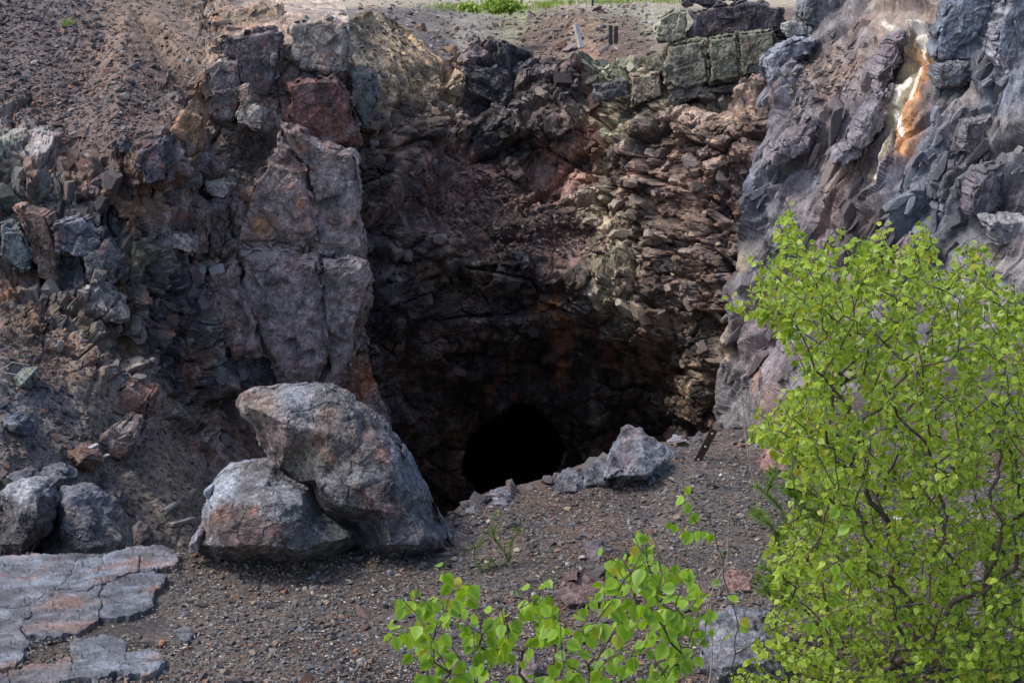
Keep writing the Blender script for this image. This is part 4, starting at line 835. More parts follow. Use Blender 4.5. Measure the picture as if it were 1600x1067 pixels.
def shard_proto(k, chop=.5):
    rs = np.random.RandomState(500+k); pts = []
    for sx in (-1, 1):
        for sy in (-1, 1):
            for sz in (-1, 1):
                c = np.array([sx, sy, sz])*.5*(1 + rs.uniform(-.28, .05, 3))
                if rs.rand() < .8:
                    for a in range(3):
                        q = c.copy(); q[a] -= np.sign(c[a])*rs.uniform(.15, chop); pts.append(q)
                else: pts.append(c)
    bm = bmesh.new()
    for q in pts: bm.verts.new(q)
    bmesh.ops.convex_hull(bm, input=bm.verts); loose = [v for v in bm.verts if not v.link_faces]; bmesh.ops.delete(bm, geom=loose, context='VERTS')
    bmesh.ops.triangulate(bm, faces=bm.faces[:]); bm.verts.index_update(); V = np.array([v.co[:] for v in bm.verts]); Fc = np.array([[v.index for v in f.verts] for f in bm.faces]); bm.free(); return V, Fc
SH = [shard_proto(k) for k in range(12)]; SH_ME = []
for V, Fc in SH:
    me = bpy.data.meshes.new('rock'); me.from_pydata(V.tolist(), [], Fc.tolist()); me.materials.append(M_shard_one); SH_ME.append(me)
def shards(pname, poly, n, dims, rot, sig=.5, jit=14, sink=.3, nobj=60, cvar=.3, mask=None):
    X, Y = sample(poly, int(n*.42)); dims = tuple(.52*v for v in dims); sink = sink + .14; nobj = int(nobj*.5); jit = jit*1.6
    PX, PY, G, N, mode = PATCH[pname]; pos, nor, col = [], [], []
    for px, py in zip(X, Y):
        if mode == 'rows': i = int(np.clip(np.searchsorted(PY[:, 0], py), 0, PY.shape[0]-1)); j = int(np.argmin(abs(PX[i]-px)))
        else: i = int(np.clip(np.searchsorted(PX[:, 0], px), 0, PX.shape[0]-1)); j = int(np.argmin(abs(PY[i]-py)))
        pos.append(G[i, j]); nor.append(N[i, j]); col.append(PCOL[pname][i, j])
    pos, nor, col = map(np.array, (pos, nor, col)); n = len(pos); vein = band(X[:n], Y[:n], [(1450, 40), (1436, 110), (1420, 240)], 22) + band(X[:n], Y[:n], [(1415, 110), (1340, 310)], 20) if pname == 'cliff_right' else np.zeros(n)
    keep = fbm(pos, 1.2, 3, 66) + RS.uniform(-.25, .35, n) - 2*vein > 0; pos, nor, col, = pos[keep], nor[keep], col[keep]; n = len(pos)
    s_ = np.clip(RS.lognormal(0, sig, n), .35, 2.1); D = np.array(dims)[None]*s_[:, None]*RS.uniform(.65, 1.35, (n, 3))
    base = rotm(*rot); Q = np.stack([base @ rotm(*(RS.normal(size=3)*jit)) for _ in range(n)])
    pos = pos - nor*(D.min(1)*sink)[:, None]; tone = RS.uniform(1-cvar, 1+cvar, (n, 1)); g_ = col.mean(1, keepdims=True); col = np.clip((g_ + (col-g_)*.75)*tone, .012, .45)
    od = np.argsort(-D.prod(1)); par = OB[pname]
    for k in od[:nobj]:
        o = bpy.data.objects.new('rock', SH_ME[RS.randint(12)]); C.objects.link(o); o.parent = par; M = Matrix(Q[k].tolist()).to_4x4(); M.translation = Vector(pos[k])
        o.matrix_basis = M @ Matrix.Diagonal((*[float(v) for v in D[k]], 1)); o.color = (*[float(v) for v in col[k]], 1)
    rs_ = od[nobj:]; VV, FF, CC = [], [], []; off = 0; pr = RS.randint(0, 12, n)
    for k in range(12):
        m = rs_[pr[rs_] == k]
        if not len(m): continue
        V, Fc = SH[k]; W = np.einsum('nij,nvj->nvi', Q[m], V[None]*D[m][:, None]) + pos[m][:, None]
        nn, nv = W.shape[:2]; VV.append(W.reshape(-1, 3)); FF.append((Fc[None]+(np.arange(nn)*nv)[:, None, None]).reshape(-1, 3)+off); off += nn*nv; CC.append(np.repeat(col[m], nv, 0))
    o = mesh_np('broken_rock', np.concatenate(VV), np.concatenate(FF), M_shard, np.concatenate(CC)); o.parent = par; tag(o, kind='stuff')
# joint bounded fragments that stand proud of the faces
shards('cliff_left', [(0, 215), (250, 200), (330, 100), (400, 90), (400, 260), (340, 420), (300, 560), (220, 540), (60, 450), (0, 440)], 1500, (.17, .22, .30), (0, 14, 20), nobj=110)
shards('cliff_left', [(300, 420), (390, 500), (420, 600), (600, 600), (620, 700), (420, 740), (340, 700), (250, 560)], 600, (.13, .16, .22), (0, -18, 30), nobj=40)
shards('cliff_left', [(400, 110), (545, 110), (585, 420), (560, 600), (400, 600), (330, 480), (420, 260)], 260, (.12, .10, .20), (0, -18, 30), sink=.42, nobj=20, jit=8)
shards('cliff_left', [(330, 0), (540, 0), (545, 60), (330, 60)], 130, (.30, .3, .13), (0, 5, 20), sink=.35, nobj=20, jit=8)
shards('cliff_left', [(0, 440), (140, 520), (240, 590), (330, 690), (340, 760), (200, 700), (0, 640)], 500, (.14, .16, .10), (0, 30, 20), nobj=40, jit=25)
shards('rock_face_back', [(690, 90), (1000, 90), (1180, 140), (1150, 460), (1130, 660), (940, 640), (960, 420), (880, 300), (700, 200)], 1500, (.36, .36, .20), (10, 20, 15), nobj=110, jit=16)
shards('rock_face_back', [(560, 180), (700, 260), (760, 400), (960, 440), (940, 560), (1100, 620), (1100, 700), (920, 640), (720, 620), (600, 600)], 1300, (.30, .30, .24), (5, -14, 10), nobj=80, jit=14, sink=.36)
shards('cliff_right', [(1190, 90), (1260, 50), (1420, 30), (1600, 100), (1600, 480), (1400, 500), (1130, 660), (1130, 440), (1170, 300)], 1900, (.12, .22, .40), (0, 27, -10), nobj=110, jit=8, sink=.36)
shards('cliff_right', [(1440, 100), (1600, 80), (1600, 500), (1440, 480)], 420, (.16, .22, .30), (0, 12, -20), nobj=50, jit=14, sink=.36)

# gravel on the near ledge
def ground_samples(n, poly):
    X, Y = sample(poly, n); W = unproj(X, Y, Yground(Y)); z = gz(W[:, 0], W[:, 1]); W = unproj(X, Y, Yground(Y, z)); W[:, 2] = gz(W[:, 0], W[:, 1]); return X, Y, W
gpoly = [(-60, 872), (280, 866), (560, 852), (700, 812), (760, 786), (900, 745), (975, 712), (1110, 680), (1200, 668), (1400, 640), (2050, 640), (2050, 1160), (-250, 1160), (-250, 872)]
X, Y, W = ground_samples(72000, gpoly); n = len(W)
slabm = (X < 265) & (Y < 1000+0*X) & (fbm(W, 2.2, 3, 5)*2.2 + RS.rand(n)*.9 < .98)
W = W[~slabm]; W[:, 2] += .018*(~slabm[~slabm])*0 + np.where(W[:, 0] < -1.75, .02, 0); n = len(W); upz = np.tile(np.array([0, 0, 1.]), (n, 1))
PAL_G = [(.075, .07, .072), (.13, .117, .11), (.165, .13, .105), (.18, .11, .08), (.13, .14, .155), (.08, .07, .07), (.28, .26, .24)]
scatter_joined('gravel', W, RS.lognormal(-4.15, .45, n), upz, rand_cols(n, PAL_G, [.24, .24, .17, .08, .15, .09, .03]), M_grav, OB['ground'])
X, Y, W = ground_samples(6000, gpoly); k = (X > 290); W = W[k]; n = len(W)
scatter_joined('gravel', W, RS.lognormal(-3.45, .38, n), np.tile(np.array([0, 0, 1.]), (n, 1)), rand_cols(n, PAL_G, [.24, .24, .17, .08, .15, .09, .03]), M_grav, OB['ground'])
X, Y, W = ground_samples(520, gpoly); k = (X > 300) & (X < 1640); W = W[k][:240]; n = len(W)
place_stones(OB['ground'], W, RS.lognormal(-2.68, .28, n), np.tile(np.array([0, 0, 1.]), (n, 1)))
lx = RS.uniform(705, 1150, 60); ly = interp_curve(EDGE, lx) + RS.uniform(-1, 9, 60); W = np.array([gpt(a, b) for a, b in zip(lx, ly)]); W[:, 2] = gz(W[:, 0], W[:, 1])
place_stones(OB['ground'], W, RS.lognormal(-2.45, .35, len(W)), np.tile(np.array([0, 0, 1.]), (len(W), 1)))
bx = RS.uniform(300, 715, 46); by = 866 + RS.uniform(-2, 14, 46); W = np.array([gpt(a, b) for a, b in zip(bx, by)])
place_stones(OB['ground'], W, RS.lognormal(-3.1, .35, len(W)), np.tile(np.array([0, 0, 1.]), (len(W), 1)))
# pale dry litter (needles, seed scales) among the gravel
X, Y, W = ground_samples(7000, gpoly); n = len(W); a = RS.uniform(0, np.pi*2, n); l = RS.uniform(.002, .010, n); w = RS.uniform(.0012, .003, n)
dx = np.stack([np.cos(a), np.sin(a), RS.uniform(-.3, .3, n)], -1)*l[:, None]; dy = np.stack([-np.sin(a), np.cos(a), RS.uniform(-.2, .6, n)], -1)*w[:, None]; c = W + np.array([0, 0, .014])
V = np.stack([c-dx-dy, c+dx-dy, c+dx+dy, c-dx+dy], 1).reshape(-1, 3); o = mesh_np('litter', V, np.arange(4*n).reshape(n, 4), M_litter); o.parent = OB['ground']; tag(o, kind='stuff')
# single stones that stand out
def lone(px, py, size, colr, lab):
    me = PROTO_ME[RS.randint(10)].copy(); me.materials.clear(); me.materials.append(plain('stone_'+str(px), colr, .8, 0, 40, .25))
    p = gpt(px, py); o = bpy.data.objects.new('stone', me); C.objects.link(o); o.location = p + Vector((0, 0, size*.2)); o.scale = (size,)*3; o.rotation_euler = (.2, .1, RS.uniform(0, 6)); tag(o, lab, 'stone')
lone(887, 797, .055, (.42, .32, .2), 'small sandy yellow stone on the gravel mound near the pit lip')
lone(807, 861, .055, (.40, .36, .28), 'small cream stone beside the pine seedling')
lone(135, 977, .06, (.28, .13, .06), 'orange brown stone lying on the bluish bedrock slabs')
lone(254, 1009, .07, (.25, .12, .07), 'flat orange stone between the slabs and the gravel')
lone(557, 1020, .06, (.20, .09, .05), 'rust red stone in the gravel left of the large leaves')
lone(857, 915, .035, (.5, .47, .42), 'white chip of stone left of the long brown rock')
lone(447, 926, .05, (.17, .06, .045), 'dark red stone in the gravel below the squat boulder')
lone(1127, 743, .035, (.5, .5, .52), 'small white stone on the mound below the rusty bar')

# ------------------------------------------------------------------ joint blocks of the cliffs, each traced and given its bulk
def block(outline, pname, colr, off=.18, tx=0.0, ty=0.0, thick=.9, bev=.10, seed=0, red=.35, pale=.25, rough=.02, Y=None, mat=None, top=None):
    ol = np.array(outline, float); cen = ol.mean(0)
    parent = OB[pname]
    if Y is None:
        ys = [patch_pt(pname, *(cen + (p-cen)*f))[0][1] for p in ol for f in (.3, .8)]; Y = float(np.median(ys)) - off
    w = np.ptp(ol[:, 0])*Y/F; h = np.ptp(ol[:, 1])*Y/F
    pl = lambda q: tx*w*(q[0]-cen[0])/max(np.ptp(ol[:, 0]), 1) + ty*h*(q[1]-cen[1])/max(np.ptp(ol[:, 1]), 1)
    rid = []
    for q in ol:
        i = cen + (q-cen)*.86 ; rid.append((i[0], i[1], bev - pl(i)))
    rid.append((cen[0]+.3, cen[1]+.2, bev+.01 - pl(cen)))
    o2 = [(q[0], q[1], pl(q)) for q in ol]
    zl = [(cen[0], cen[1], 60, colr)] + (top or [])
    if pname == 'cliff_left' and 4 <= seed <= 9: zl = [(a_, b_, c_, tuple(1.12*v for v in d_)) for a_, b_, c_, d_ in zl]
    b = boulder('block', o2, Y-.0, rid, rcol(zl, 300+seed, 6, red, pale, .35), mat or M_mid, thick, 40, 150, [((.5, .5, .7), .05, .8, (0, 15, 20), 1), ((.17, .2, .24), .02, 1.1, (0, -20, 20), 2), ((.07, .08, .08), .009, 1.2, (0, 30, 0), 3)], .0, seed, parent, rough*.6, 0, 3.2, .32)
    return b
BL = [
 ([(322, 102), (345, 88), (374, 94), (376, 150), (366, 192), (340, 192), (322, 178)], (.12, .10, .10), .35, .3, -.1, [(345, 94, 12, (.26, .23, .20))]),  # pillar with a lighter top face: light from above in its colour
 ([(328, 54), (326, 26), (360, 14), (400, 6), (440, 10), (444, 36), (425, 46), (360, 52)], (.24, .18, .13), .15, .2, -.9, []),
 ([(335, 58), (425, 46), (440, 60), (436, 100), (420, 156), (384, 150), (374, 96), (345, 84)], (.10, .08, .085), .22, .25, -.1, [(350, 50, 14, (.27, .21, .16))]),
 ([(450, 36), (500, 29), (538, 34), (548, 66), (545, 100), (520, 113), (470, 106), (452, 92)], (.22, .19, .17), .30, .2, -.15, [(500, 34, 14, (.36, .30, .22)), (480, 100, 12, GRY)]),
 ([(446, 128), (480, 122), (525, 122), (548, 150), (564, 228), (512, 232), (470, 215), (446, 175)], (.11, .06, .055), .32, .15, .1, []),
 ([(436, 192), (462, 200), (512, 234), (553, 236), (562, 300), (566, 398), (498, 396), (492, 320), (478, 262)], (.17, .145, .14), .16, .3, -.1, [(470, 230, 12, (.2, .13, .10))]),
 ([(404, 280), (420, 250), (440, 206), (474, 262), (489, 322), (495, 384), (430, 384), (362, 384), (378, 335)], (.17, .13, .12), .14, .15, -.15, [(410, 350, 18, (.24, .13, .07)), (465, 320, 14, (.21, .11, .07)), (430, 290, 12, (.24, .22, .22))]),
 ([(372, 392), (430, 390), (496, 402), (500, 470), (512, 560), (490, 598), (440, 594), (412, 552), (395, 500), (372, 450)], (.165, .14, .14), .16, .1, .05, [(450, 480, 20, (.12, .115, .13))]),
 ([(502, 404), (566, 404), (584, 432), (560, 492), (556, 545), (540, 590), (516, 600), (508, 520), (504, 460)], (.18, .155, .15), .2, .3, .1, []),
 ([(326, 440), (368, 410), (370, 452), (392, 502), (404, 552), (366, 558), (340, 520), (312, 482)], (.17, .13, .125), .2, -.2, .1, []),
 ([(258, 218), (288, 170), (318, 112), (320, 182), (306, 240), (278, 282), (262, 270)], (.21, .13, .085), .35, .35, 0, []),
 ([(214, 238), (258, 214), (262, 284), (228, 290), (214, 270)], (.07, .065, .075), .3, .2, 0, []),
 ([(256, 292), (300, 290), (302, 356), (280, 362), (256, 340)], (.10, .07, .065), .3, .2, 0, []),
 ([(318, 284), (345, 278), (368, 292), (350, 312), (322, 306)], (.26, .22, .20), .25, .1, -.4, []),
 ([(254, 352), (276, 364), (304, 380), (300, 398), (270, 390), (252, 372)], (.24, .20, .18), .25, .1, -.4, []),
 ([(302, 322), (322, 326), (324, 400), (302, 412)], (.14, .10, .085), .35, .3, 0, []),
 ([(328, 316), (352, 318), (346, 380), (330, 402)], (.09, .07, .07), .3, .3, 0, []),
 ([(372, 140), (388, 132), (390, 165), (376, 172)], (.22, .17, .14), .25, .1, 0, []),
 ([(366, 176), (398, 160), (412, 176), (408, 205), (372, 196)], (.22, .21, .19), .3, .1, -.2, []),
 ([(545, 110), (580, 112), (590, 160), (570, 200), (552, 170)], (.10, .105, .105), .1, .2, 0, []),
 ([(84, 350), (130, 340), (160, 372), (150, 400), (110, 404), (86, 385)], (.09, .095, .12), .2, .1, 0, []),
 ([(130, 400), (165, 378), (195, 400), (180, 440), (140, 440)], (.08, .08, .09), .2, .1, 0, []),
 ([(0, 350), (25, 352), (50, 400), (40, 430), (0, 410)], (.12, .135, .14), .2, .1, 0, []),
 ([(20, 320), (70, 330), (90, 390), (94, 450), (60, 440), (44, 390)], (.16, .11, .09), .2, .1, 0, []),
 ([(150, 690), (175, 670), (205, 672), (215, 700), (185, 715), (160, 710)], (.15, .12, .11), .1, .1, 0, []),
 ([(160, 625), (200, 600), (235, 625), (230, 660), (190, 665)], (.14, .085, .07), .15, .1, 0, []),
]
for k, (ol, cc, off, tx, ty, top) in enumerate(BL): block(ol, 'cliff_left', cc, off, tx, ty, seed=k, top=top)
BR = [
 ([(1470, 30), (1490, 4), (1530, -20), (1568, -22), (1566, 20), (1552, 70), (1530, 98), (1490, 102), (1462, 96), (1462, 66)], (.10, .115, .15), .45, .1, -.1),
 ([(1562, 40), (1580, -10), (1640, -20), (1640, 120), (1596, 138), (1572, 120), (1556, 90)], (.15, .155, .18), .4, .1, -.1),
 ([(1466, 106), (1512, 100), (1516, 120), (1500, 136), (1466, 138)], (.10, .105, .12), .3, .1, 0),
 ([(1252, 30), (1256, 2), (1268, -30), (1335, -30), (1330, 6), (1312, 38), (1290, 42)], (.15, .15, .17), .3, .1, 0),
 ([(1228, 40), (1258, 36), (1268, 46), (1262, 56), (1230, 54)], (.2, .2, .19), .25, .1, 0),
 ([(1518, 300), (1548, 262), (1566, 290), (1570, 318), (1545, 345), (1516, 340)], (.09, .085, .10), .25, .1, .1),
 ([(1506, 190), (1550, 178), (1560, 220), (1530, 240), (1502, 232)], (.11, .105, .12), .25, .1, .1),
 ([(1545, 350), (1590, 345), (1640, 352), (1640, 380), (1560, 385)], (.17, .17, .18), .25, .1, .1),
 ([(1196, 92), (1215, 78), (1256, 60), (1280, 58), (1268, 82), (1240, 104), (1222, 130), (1204, 126)], (.16, .165, .20), .3, .1, -.2),
 ([(1248, 210), (1272, 178), (1284, 190), (1262, 232), (1240, 250), (1200, 262), (1206, 240)], (.15, .13, .145), .2, .1, 0),
 ([(1330, 230), (1372, 160), (1392, 140), (1388, 175), (1352, 240), (1318, 262), (1306, 250)], (.15, .14, .16), .2, .1, 0),
 ([(1370, 120), (1400, 60), (1418, 52), (1412, 90), (1390, 130), (1372, 152)], (.15, .13, .145), .2, .1, 0),
]
for k, (ol, cc, off, tx, ty) in enumerate(BR): block(ol, 'cliff_right', cc, off, tx, ty, seed=60+k, mat=M_slate, red=.12)
BB = [
 ([(1076, 22), (1110, 12), (1165, 2), (1190, 2), (1222, 18), (1224, 44), (1170, 50), (1110, 58), (1076, 60)], (.065, .06, .07), 37.2),
 ([(1030, 30), (1055, 14), (1072, 20), (1074, 60), (1052, 68), (1028, 66), (1022, 50)], (.26, .25, .19), 37.1),
 ([(1066, 0), (1068, -20), (1150, -20), (1152, 0), (1110, 8), (1072, 10)], (.09, .08, .085), 37.4),
 ([(1044, 72), (1100, 62), (1108, 130), (1070, 142), (1040, 132)], (.16, .16, .12), 36.9),
 ([(1108, 60), (1150, 54), (1156, 124), (1110, 132)], (.14, .145, .11), 36.8),
 ([(1154, 54), (1210, 46), (1216, 90), (1190, 118), (1158, 122)], (.12, .12, .095), 36.7),
 ([(1040, 140), (1110, 136), (1170, 128), (1176, 142), (1110, 154), (1046, 158)], (.09, .085, .08), 36.9),
 ([(925, 135), (980, 128), (985, 150), (930, 160)], (.07, .07, .075), 37.3),
 ([(985, 120), (1030, 115), (1036, 150), (990, 165)], (.2, .17, .13), 37.2),
]
for k, (ol, cc, Y) in enumerate(BB): block(ol, 'rock_face_back', cc, 0, 0, -.1, seed=90+k, Y=Y, mat=M_far, red=.2, pale=.3, bev=.12)

# ------------------------------------------------------------------ plants
def tube_mesh(segs, sides=5):
    """segs: (a, b, ra, rb)"""
    A = np.array([s_[0] for s_ in segs]); B = np.array([s_[1] for s_ in segs]); ra = np.array([s_[2] for s_ in segs]); rb = np.array([s_[3] for s_ in segs])
    d = B-A; L = np.linalg.norm(d, axis=1, keepdims=True); d = d/(L+1e-9); B = B + d*rb[:, None]*.4
    u = np.cross(d, np.array([.3, .2, .93])); u /= np.linalg.norm(u, axis=1, keepdims=True)+1e-9; v = np.cross(d, u)
    t = np.linspace(0, 2*np.pi, sides, endpoint=False); n = len(A)
    ringA = A[:, None] + (u[:, None]*np.cos(t)[None, :, None] + v[:, None]*np.sin(t)[None, :, None])*ra[:, None, None]
    ringB = B[:, None] + (u[:, None]*np.cos(t)[None, :, None] + v[:, None]*np.sin(t)[None, :, None])*rb[:, None, None]
    V = np.concatenate([ringA, ringB], 1).reshape(-1, 3); i = np.arange(sides); j = (i+1) % sides
    q = np.stack([i, j, j+sides, i+sides], -1); Fq = (q[None] + (np.arange(n)*2*sides)[:, None, None]).reshape(-1, 4)
    return V, Fq
def grow(bases, tips, step=.05, bf=.35, wob=.012, seed=0, tipr=.0013, power=2.3):
    rs = np.random.RandomState(seed)
    nodes = [np.array(b) for b in bases]; par = [-1]*len(bases); pl = [0.0]*len(bases); istip = set()
    T = sorted(tips, key=lambda t: min(np.linalg.norm(np.array(t)-np.array(b)) for b in bases))
    for t in T:
        t = np.array(t); N = np.array(nodes); d = np.linalg.norm(N-t, axis=1); c = d + bf*np.array(pl) + (N[:, 2] > t[2]-.02)*.35
        k = int(np.argmin(c)); a = nodes[k]; L = np.linalg.norm(t-a); m = max(1, int(L/step)); p = k
        side = rs.normal(size=3)*.035*L; sag = np.array([0, 0, .06*L])
        for i in range(1, m+1):
            q = i/m; x = a + (t-a)*q + (side+sag)*math.sin(q*math.pi)*.7 + (rs.normal(size=3)*wob if i < m else 0)
            nodes.append(x); par.append(p); pl.append(pl[p] + step); p = len(nodes)-1
        istip.add(p)
    n = len(nodes); w = np.zeros(n); has = np.zeros(n, bool)
    tipset = istip
    for p in par:
        if p >= 0: has[p] = True
    for k in range(n-1, -1, -1):
        if not has[k]: w[k] += tipr**power
        if par[k] >= 0: w[par[k]] += w[k] + (tipr*.25)**power
    r = w**(1/power)
    # distance to the tip
    dt = np.full(n, 1e9)
    for k in range(n-1, -1, -1):
        if not has[k] or k in tipset: dt[k] = 0
        if par[k] >= 0: dt[par[k]] = min(dt[par[k]], dt[k] + np.linalg.norm(nodes[k]-nodes[par[k]]))
    return np.array(nodes), par, r, dt
def leaf_proto(big=False):
    prof = [(0, .0), (.05, .22), (.2, .40), (.38, .41), (.58, .31), (.78, .16), (.92, .05)] if not big else [(0, .02), (.03, .20), (.12, .35), (.17, .345), (.25, .42), (.31, .405), (.40, .42), (.46, .385), (.54, .37), (.60, .31), (.68, .28), (.74, .205), (.80, .17), (.86, .10), (.93, .055)]
    pet = .45; V = []; Fc = []; G = []
    for k, (t, w) in enumerate(prof):
        z = -.10*t*t
        V += [(-w, pet+t, z+w*.22), (0, pet+t, z), (w, pet+t, z+w*.22)]; G += [1, 0, 1]
        if k: a = 3*k; Fc += [(a-3, a-2, a+1, a), (a-2, a-1, a+2, a+1)]
    V.append((0, pet+1.03, -.12)); G.append(.6); n = len(V)-1; a = 3*(len(prof)-1); Fc += [(a, a+1, n, n), (a+1, a+2, n, n)]
    b = len(V); V += [(-.014, 0, .03), (.014, 0, .03), (.012, pet+.02, 0), (-.012, pet+.02, 0)]; G += [.3]*4; Fc += [(b, b+1, b+2, b+3)]
    return np.array(V), Fc, np.array(G)
LP = {False: leaf_proto(False), True: leaf_proto(True)}
def leaf_mesh_obj(name, big, mat, curl):
    V, Fc, G = LP[big]; V = V.copy(); V[:, 2] += curl*(V[:, 1]-.45)**2*np.sign(curl+1e-9)*abs(curl) if curl else 0
    me = bpy.data.meshes.new(name); me.from_pydata(V.tolist(), [], [tuple(dict.fromkeys(f)) for f in Fc])
    a = me.color_attributes.new('Col', 'FLOAT_COLOR', 'POINT')
    c4 = np.ones((len(V), 4), np.float32); c4[:, 0] = 0; c4[:, 1] = G; c4[:, 2] = 1; a.data.foreach_set('color', c4.ravel())
    me.materials.append(mat); me.polygons.foreach_set('use_smooth', np.ones(len(me.polygons), bool)); return me
def put_leaves(parent, pos, dirs, nors, size, rnd, big, mat, nobj=300):
    d = dirs/np.linalg.norm(dirs, axis=1, keepdims=True); x = np.cross(d, nors); x /= np.linalg.norm(x, axis=1, keepdims=True)+1e-9; z = np.cross(x, d)
    B = np.stack([x, d, z], -1)
    dist = np.linalg.norm(pos - np.array([0, 0, CAMZ]), axis=1)
    px = 800 + F*pos[:, 0]/np.maximum((pos[:, 1])*CT - (pos[:, 2]-CAMZ)*ST, .1)
    key = dist/size + np.where((px > 1600) | (px < 0), 1e5, 0); order = np.argsort(key)
    V, Fc, G = LP[big]
    mes = [leaf_mesh_obj('leaf', big, mat, c) for c in (0, .4, -.3)]
    for i in order[:nobj]:
        o = bpy.data.objects.new('leaf', mes[i % 3]); C.objects.link(o); o.parent = parent
        M = Matrix(B[i].tolist()).to_4x4() @ Matrix.Scale(float(size[i]), 4); M.translation = Vector(pos[i]) - parent.location; o.matrix_basis = M
    rest = order[nobj:]
    if len(rest):
        W = np.einsum('nij,vj->nvi', B[rest], V)*size[rest][:, None, None] + pos[rest][:, None] - np.array(parent.location)
        nv = len(V); Fq = np.array([f for f in Fc if len(set(f)) == 4]); Ft = np.array([f[:3] for f in Fc if len(set(f)) == 3])
        offs = (np.arange(len(rest))*nv)[:, None, None]
        T = np.concatenate([Fq[:, [0, 1, 2]], Fq[:, [0, 2, 3]], Ft]); T = (T[None]+offs).reshape(-1, 3)
        col = np.zeros((len(rest), nv, 3)); col[..., 0] = rnd[rest][:, None]; col[..., 1] = G[None]
        o = mesh_np('foliage', W.reshape(-1, 3), T, mat, col.reshape(-1, 3), smooth=True); o.parent = parent; tag(o, kind='stuff')
def tree(name, label, cat, bases, tips, leaflen, per, seed, big, mat, zone=.22, thick=.008, droop=.6, group=None, step=.05, bf=.35, tipr=.0013, nobj=300, spacing=.028):
    rs = np.random.RandomState(seed+5)
    nodes, par, r, dt = grow(bases, tips, step, bf, .006, seed, tipr)
    root = empty(name, tuple(np.mean(bases, 0))); tag(root, label, cat, group)
    off = np.array(root.location)
    sg = [(nodes[par[k]]-off, nodes[k]-off, r[par[k]] if r[par[k]] < r[k]*1.8 else r[k]*1.2, r[k]) for k in range(len(nodes)) if par[k] >= 0]
    big_ = [q for q in sg if q[3] >= thick]; small = [q for q in sg if q[3] < thick]
    rootof = list(range(len(nodes)))
    for k in range(len(nodes)):
        if par[k] >= 0: rootof[k] = rootof[par[k]]
    stems = [[(nodes[par[k]]-off, nodes[k]-off, min(r[par[k]], r[k]*1.8), r[k]) for k in range(len(nodes)) if par[k] >= 0 and r[k] >= thick and rootof[k] == b] for b in range(len(bases))]
    for nm, S, sd in [('trunk', q, 8) for q in stems] + [('twigs', small, 5)]:
        if S: V, Fq = tube_mesh(S, sd); o = mesh_np(nm, V, Fq, M_bark, smooth=True); o.parent = root
        if S and nm == 'twigs': tag(o, kind='stuff')
    pos, dirs, nors, sz = [], [], [], []
    for k in range(len(nodes)):
        if par[k] < 0 or dt[k] > zone or r[k] > thick: continue
        a, b = nodes[par[k]], nodes[k]; L = np.linalg.norm(b-a); m = max(1, int(round(L/spacing + rs.uniform(-.3, .3)))); ax = (b-a)/(L+1e-9)
        for i in range(m):
            p = a + (b-a)*(i+rs.rand())/m; sd = rs.normal(size=3); sd -= ax*sd.dot(ax); sd /= np.linalg.norm(sd)
            dd = sd*.8 + ax*.35 + np.array([0, 0, -droop]) + rs.normal(size=3)*.25
            nn = np.array([0, -.55, .65]) + rs.normal(size=3)*.55
            pos.append(p); dirs.append(dd); nors.append(nn); sz.append(leaflen*rs.uniform(.65, 1.15)*(1 if dt[k] > .04 else .8))
    print('LEAVES', name, len(pos))
    put_leaves(root, np.array(pos), np.array(dirs), np.array(nors), np.array(sz), rs.rand(len(pos)), big, mat, nobj)
    return root
crown = [(1140, 462), (1190, 438), (1185, 400), (1212, 385), (1212, 345), (1232, 325), (1248, 372), (1300, 378), (1380, 350), (1400, 378), (1445, 345), (1460, 390), (1510, 385), (1530, 375), (1548, 425), (1590, 450), (1620, 480), (1760, 520), (1760, 1100), (1130, 1100), (1135, 1040), (1185, 985), (1180, 930), (1200, 880), (1190, 840), (1240, 800), (1225, 720), (1172, 668), (1180, 640), (1230, 620), (1248, 570), (1240, 520), (1188, 500)]
RS = np.random.RandomState(5); TX, TY = sample(crown, 2800)
rs0 = np.random.RandomState(3)
dp = 6.85 + rs0.uniform(-.85, .85, len(TX))
tips = [unproj(a, b, y) for a, b, y in zip(TX, TY, dp)]
for (a, b) in [(1140, 462), (1216, 345), (1232, 322), (1310, 352), (1380, 348), (1447, 340), (1440, 360), (1520, 372), (1505, 380), (1188, 440), (1176, 395), (1190, 480), (1172, 655), (1178, 672), (1240, 350), (1455, 362), (1530, 385), (1580, 440)]:
    tips += [unproj(a, b, 6.7), unproj(a+6, b+18, 6.75)]
bas = [np.array(gpt(1410, 1150)), np.array(gpt(1440, 1140)), np.array(gpt(1380, 1160)), np.array(gpt(1500, 1180))]
tree('birch_tree', 'bushy young birch with small bright green leaves and dark stems, filling the lower right', 'birch', bas, tips, .037, 0, 5, False, M_leaf, zone=.26, thick=.007, spacing=.0135)
# nearer sapling with large leaves
poly2 = [(612, 985), (615, 930), (645, 905), (690, 885), (735, 905), (770, 960), (790, 915), (845, 900), (905, 930), (945, 905), (955, 840), (1000, 820), (1040, 850), (1085, 880), (1130, 930), (1120, 1000), (1060, 1060), (1060, 1110), (650, 1110), (640, 1040)]
RS = np.random.RandomState(21); TX, TY = sample(poly2, 240); tips = [unproj(a, b, 4.1 + rs0.uniform(-.25, .25)) for a, b in zip(TX, TY)]
tips += [unproj(a, b, 4.1) for a, b in [(612, 930), (650, 905), (700, 872), (735, 905), (610, 985), (800, 915), (840, 895), (945, 850), (985, 815), (945, 905), (1010, 835)]]
bas = [np.array((x, 4.25, 0.02)) for x in (-.05, .12, .35)]
tree('birch_sapling', 'nearest birch sapling with large heart shaped leaves, tips spread across the bottom centre', 'sapling', bas, tips, .045, 0, 8, True, M_leaf2, zone=.26, thick=.006, droop=1.1, step=.04, spacing=.024, tipr=.0011)
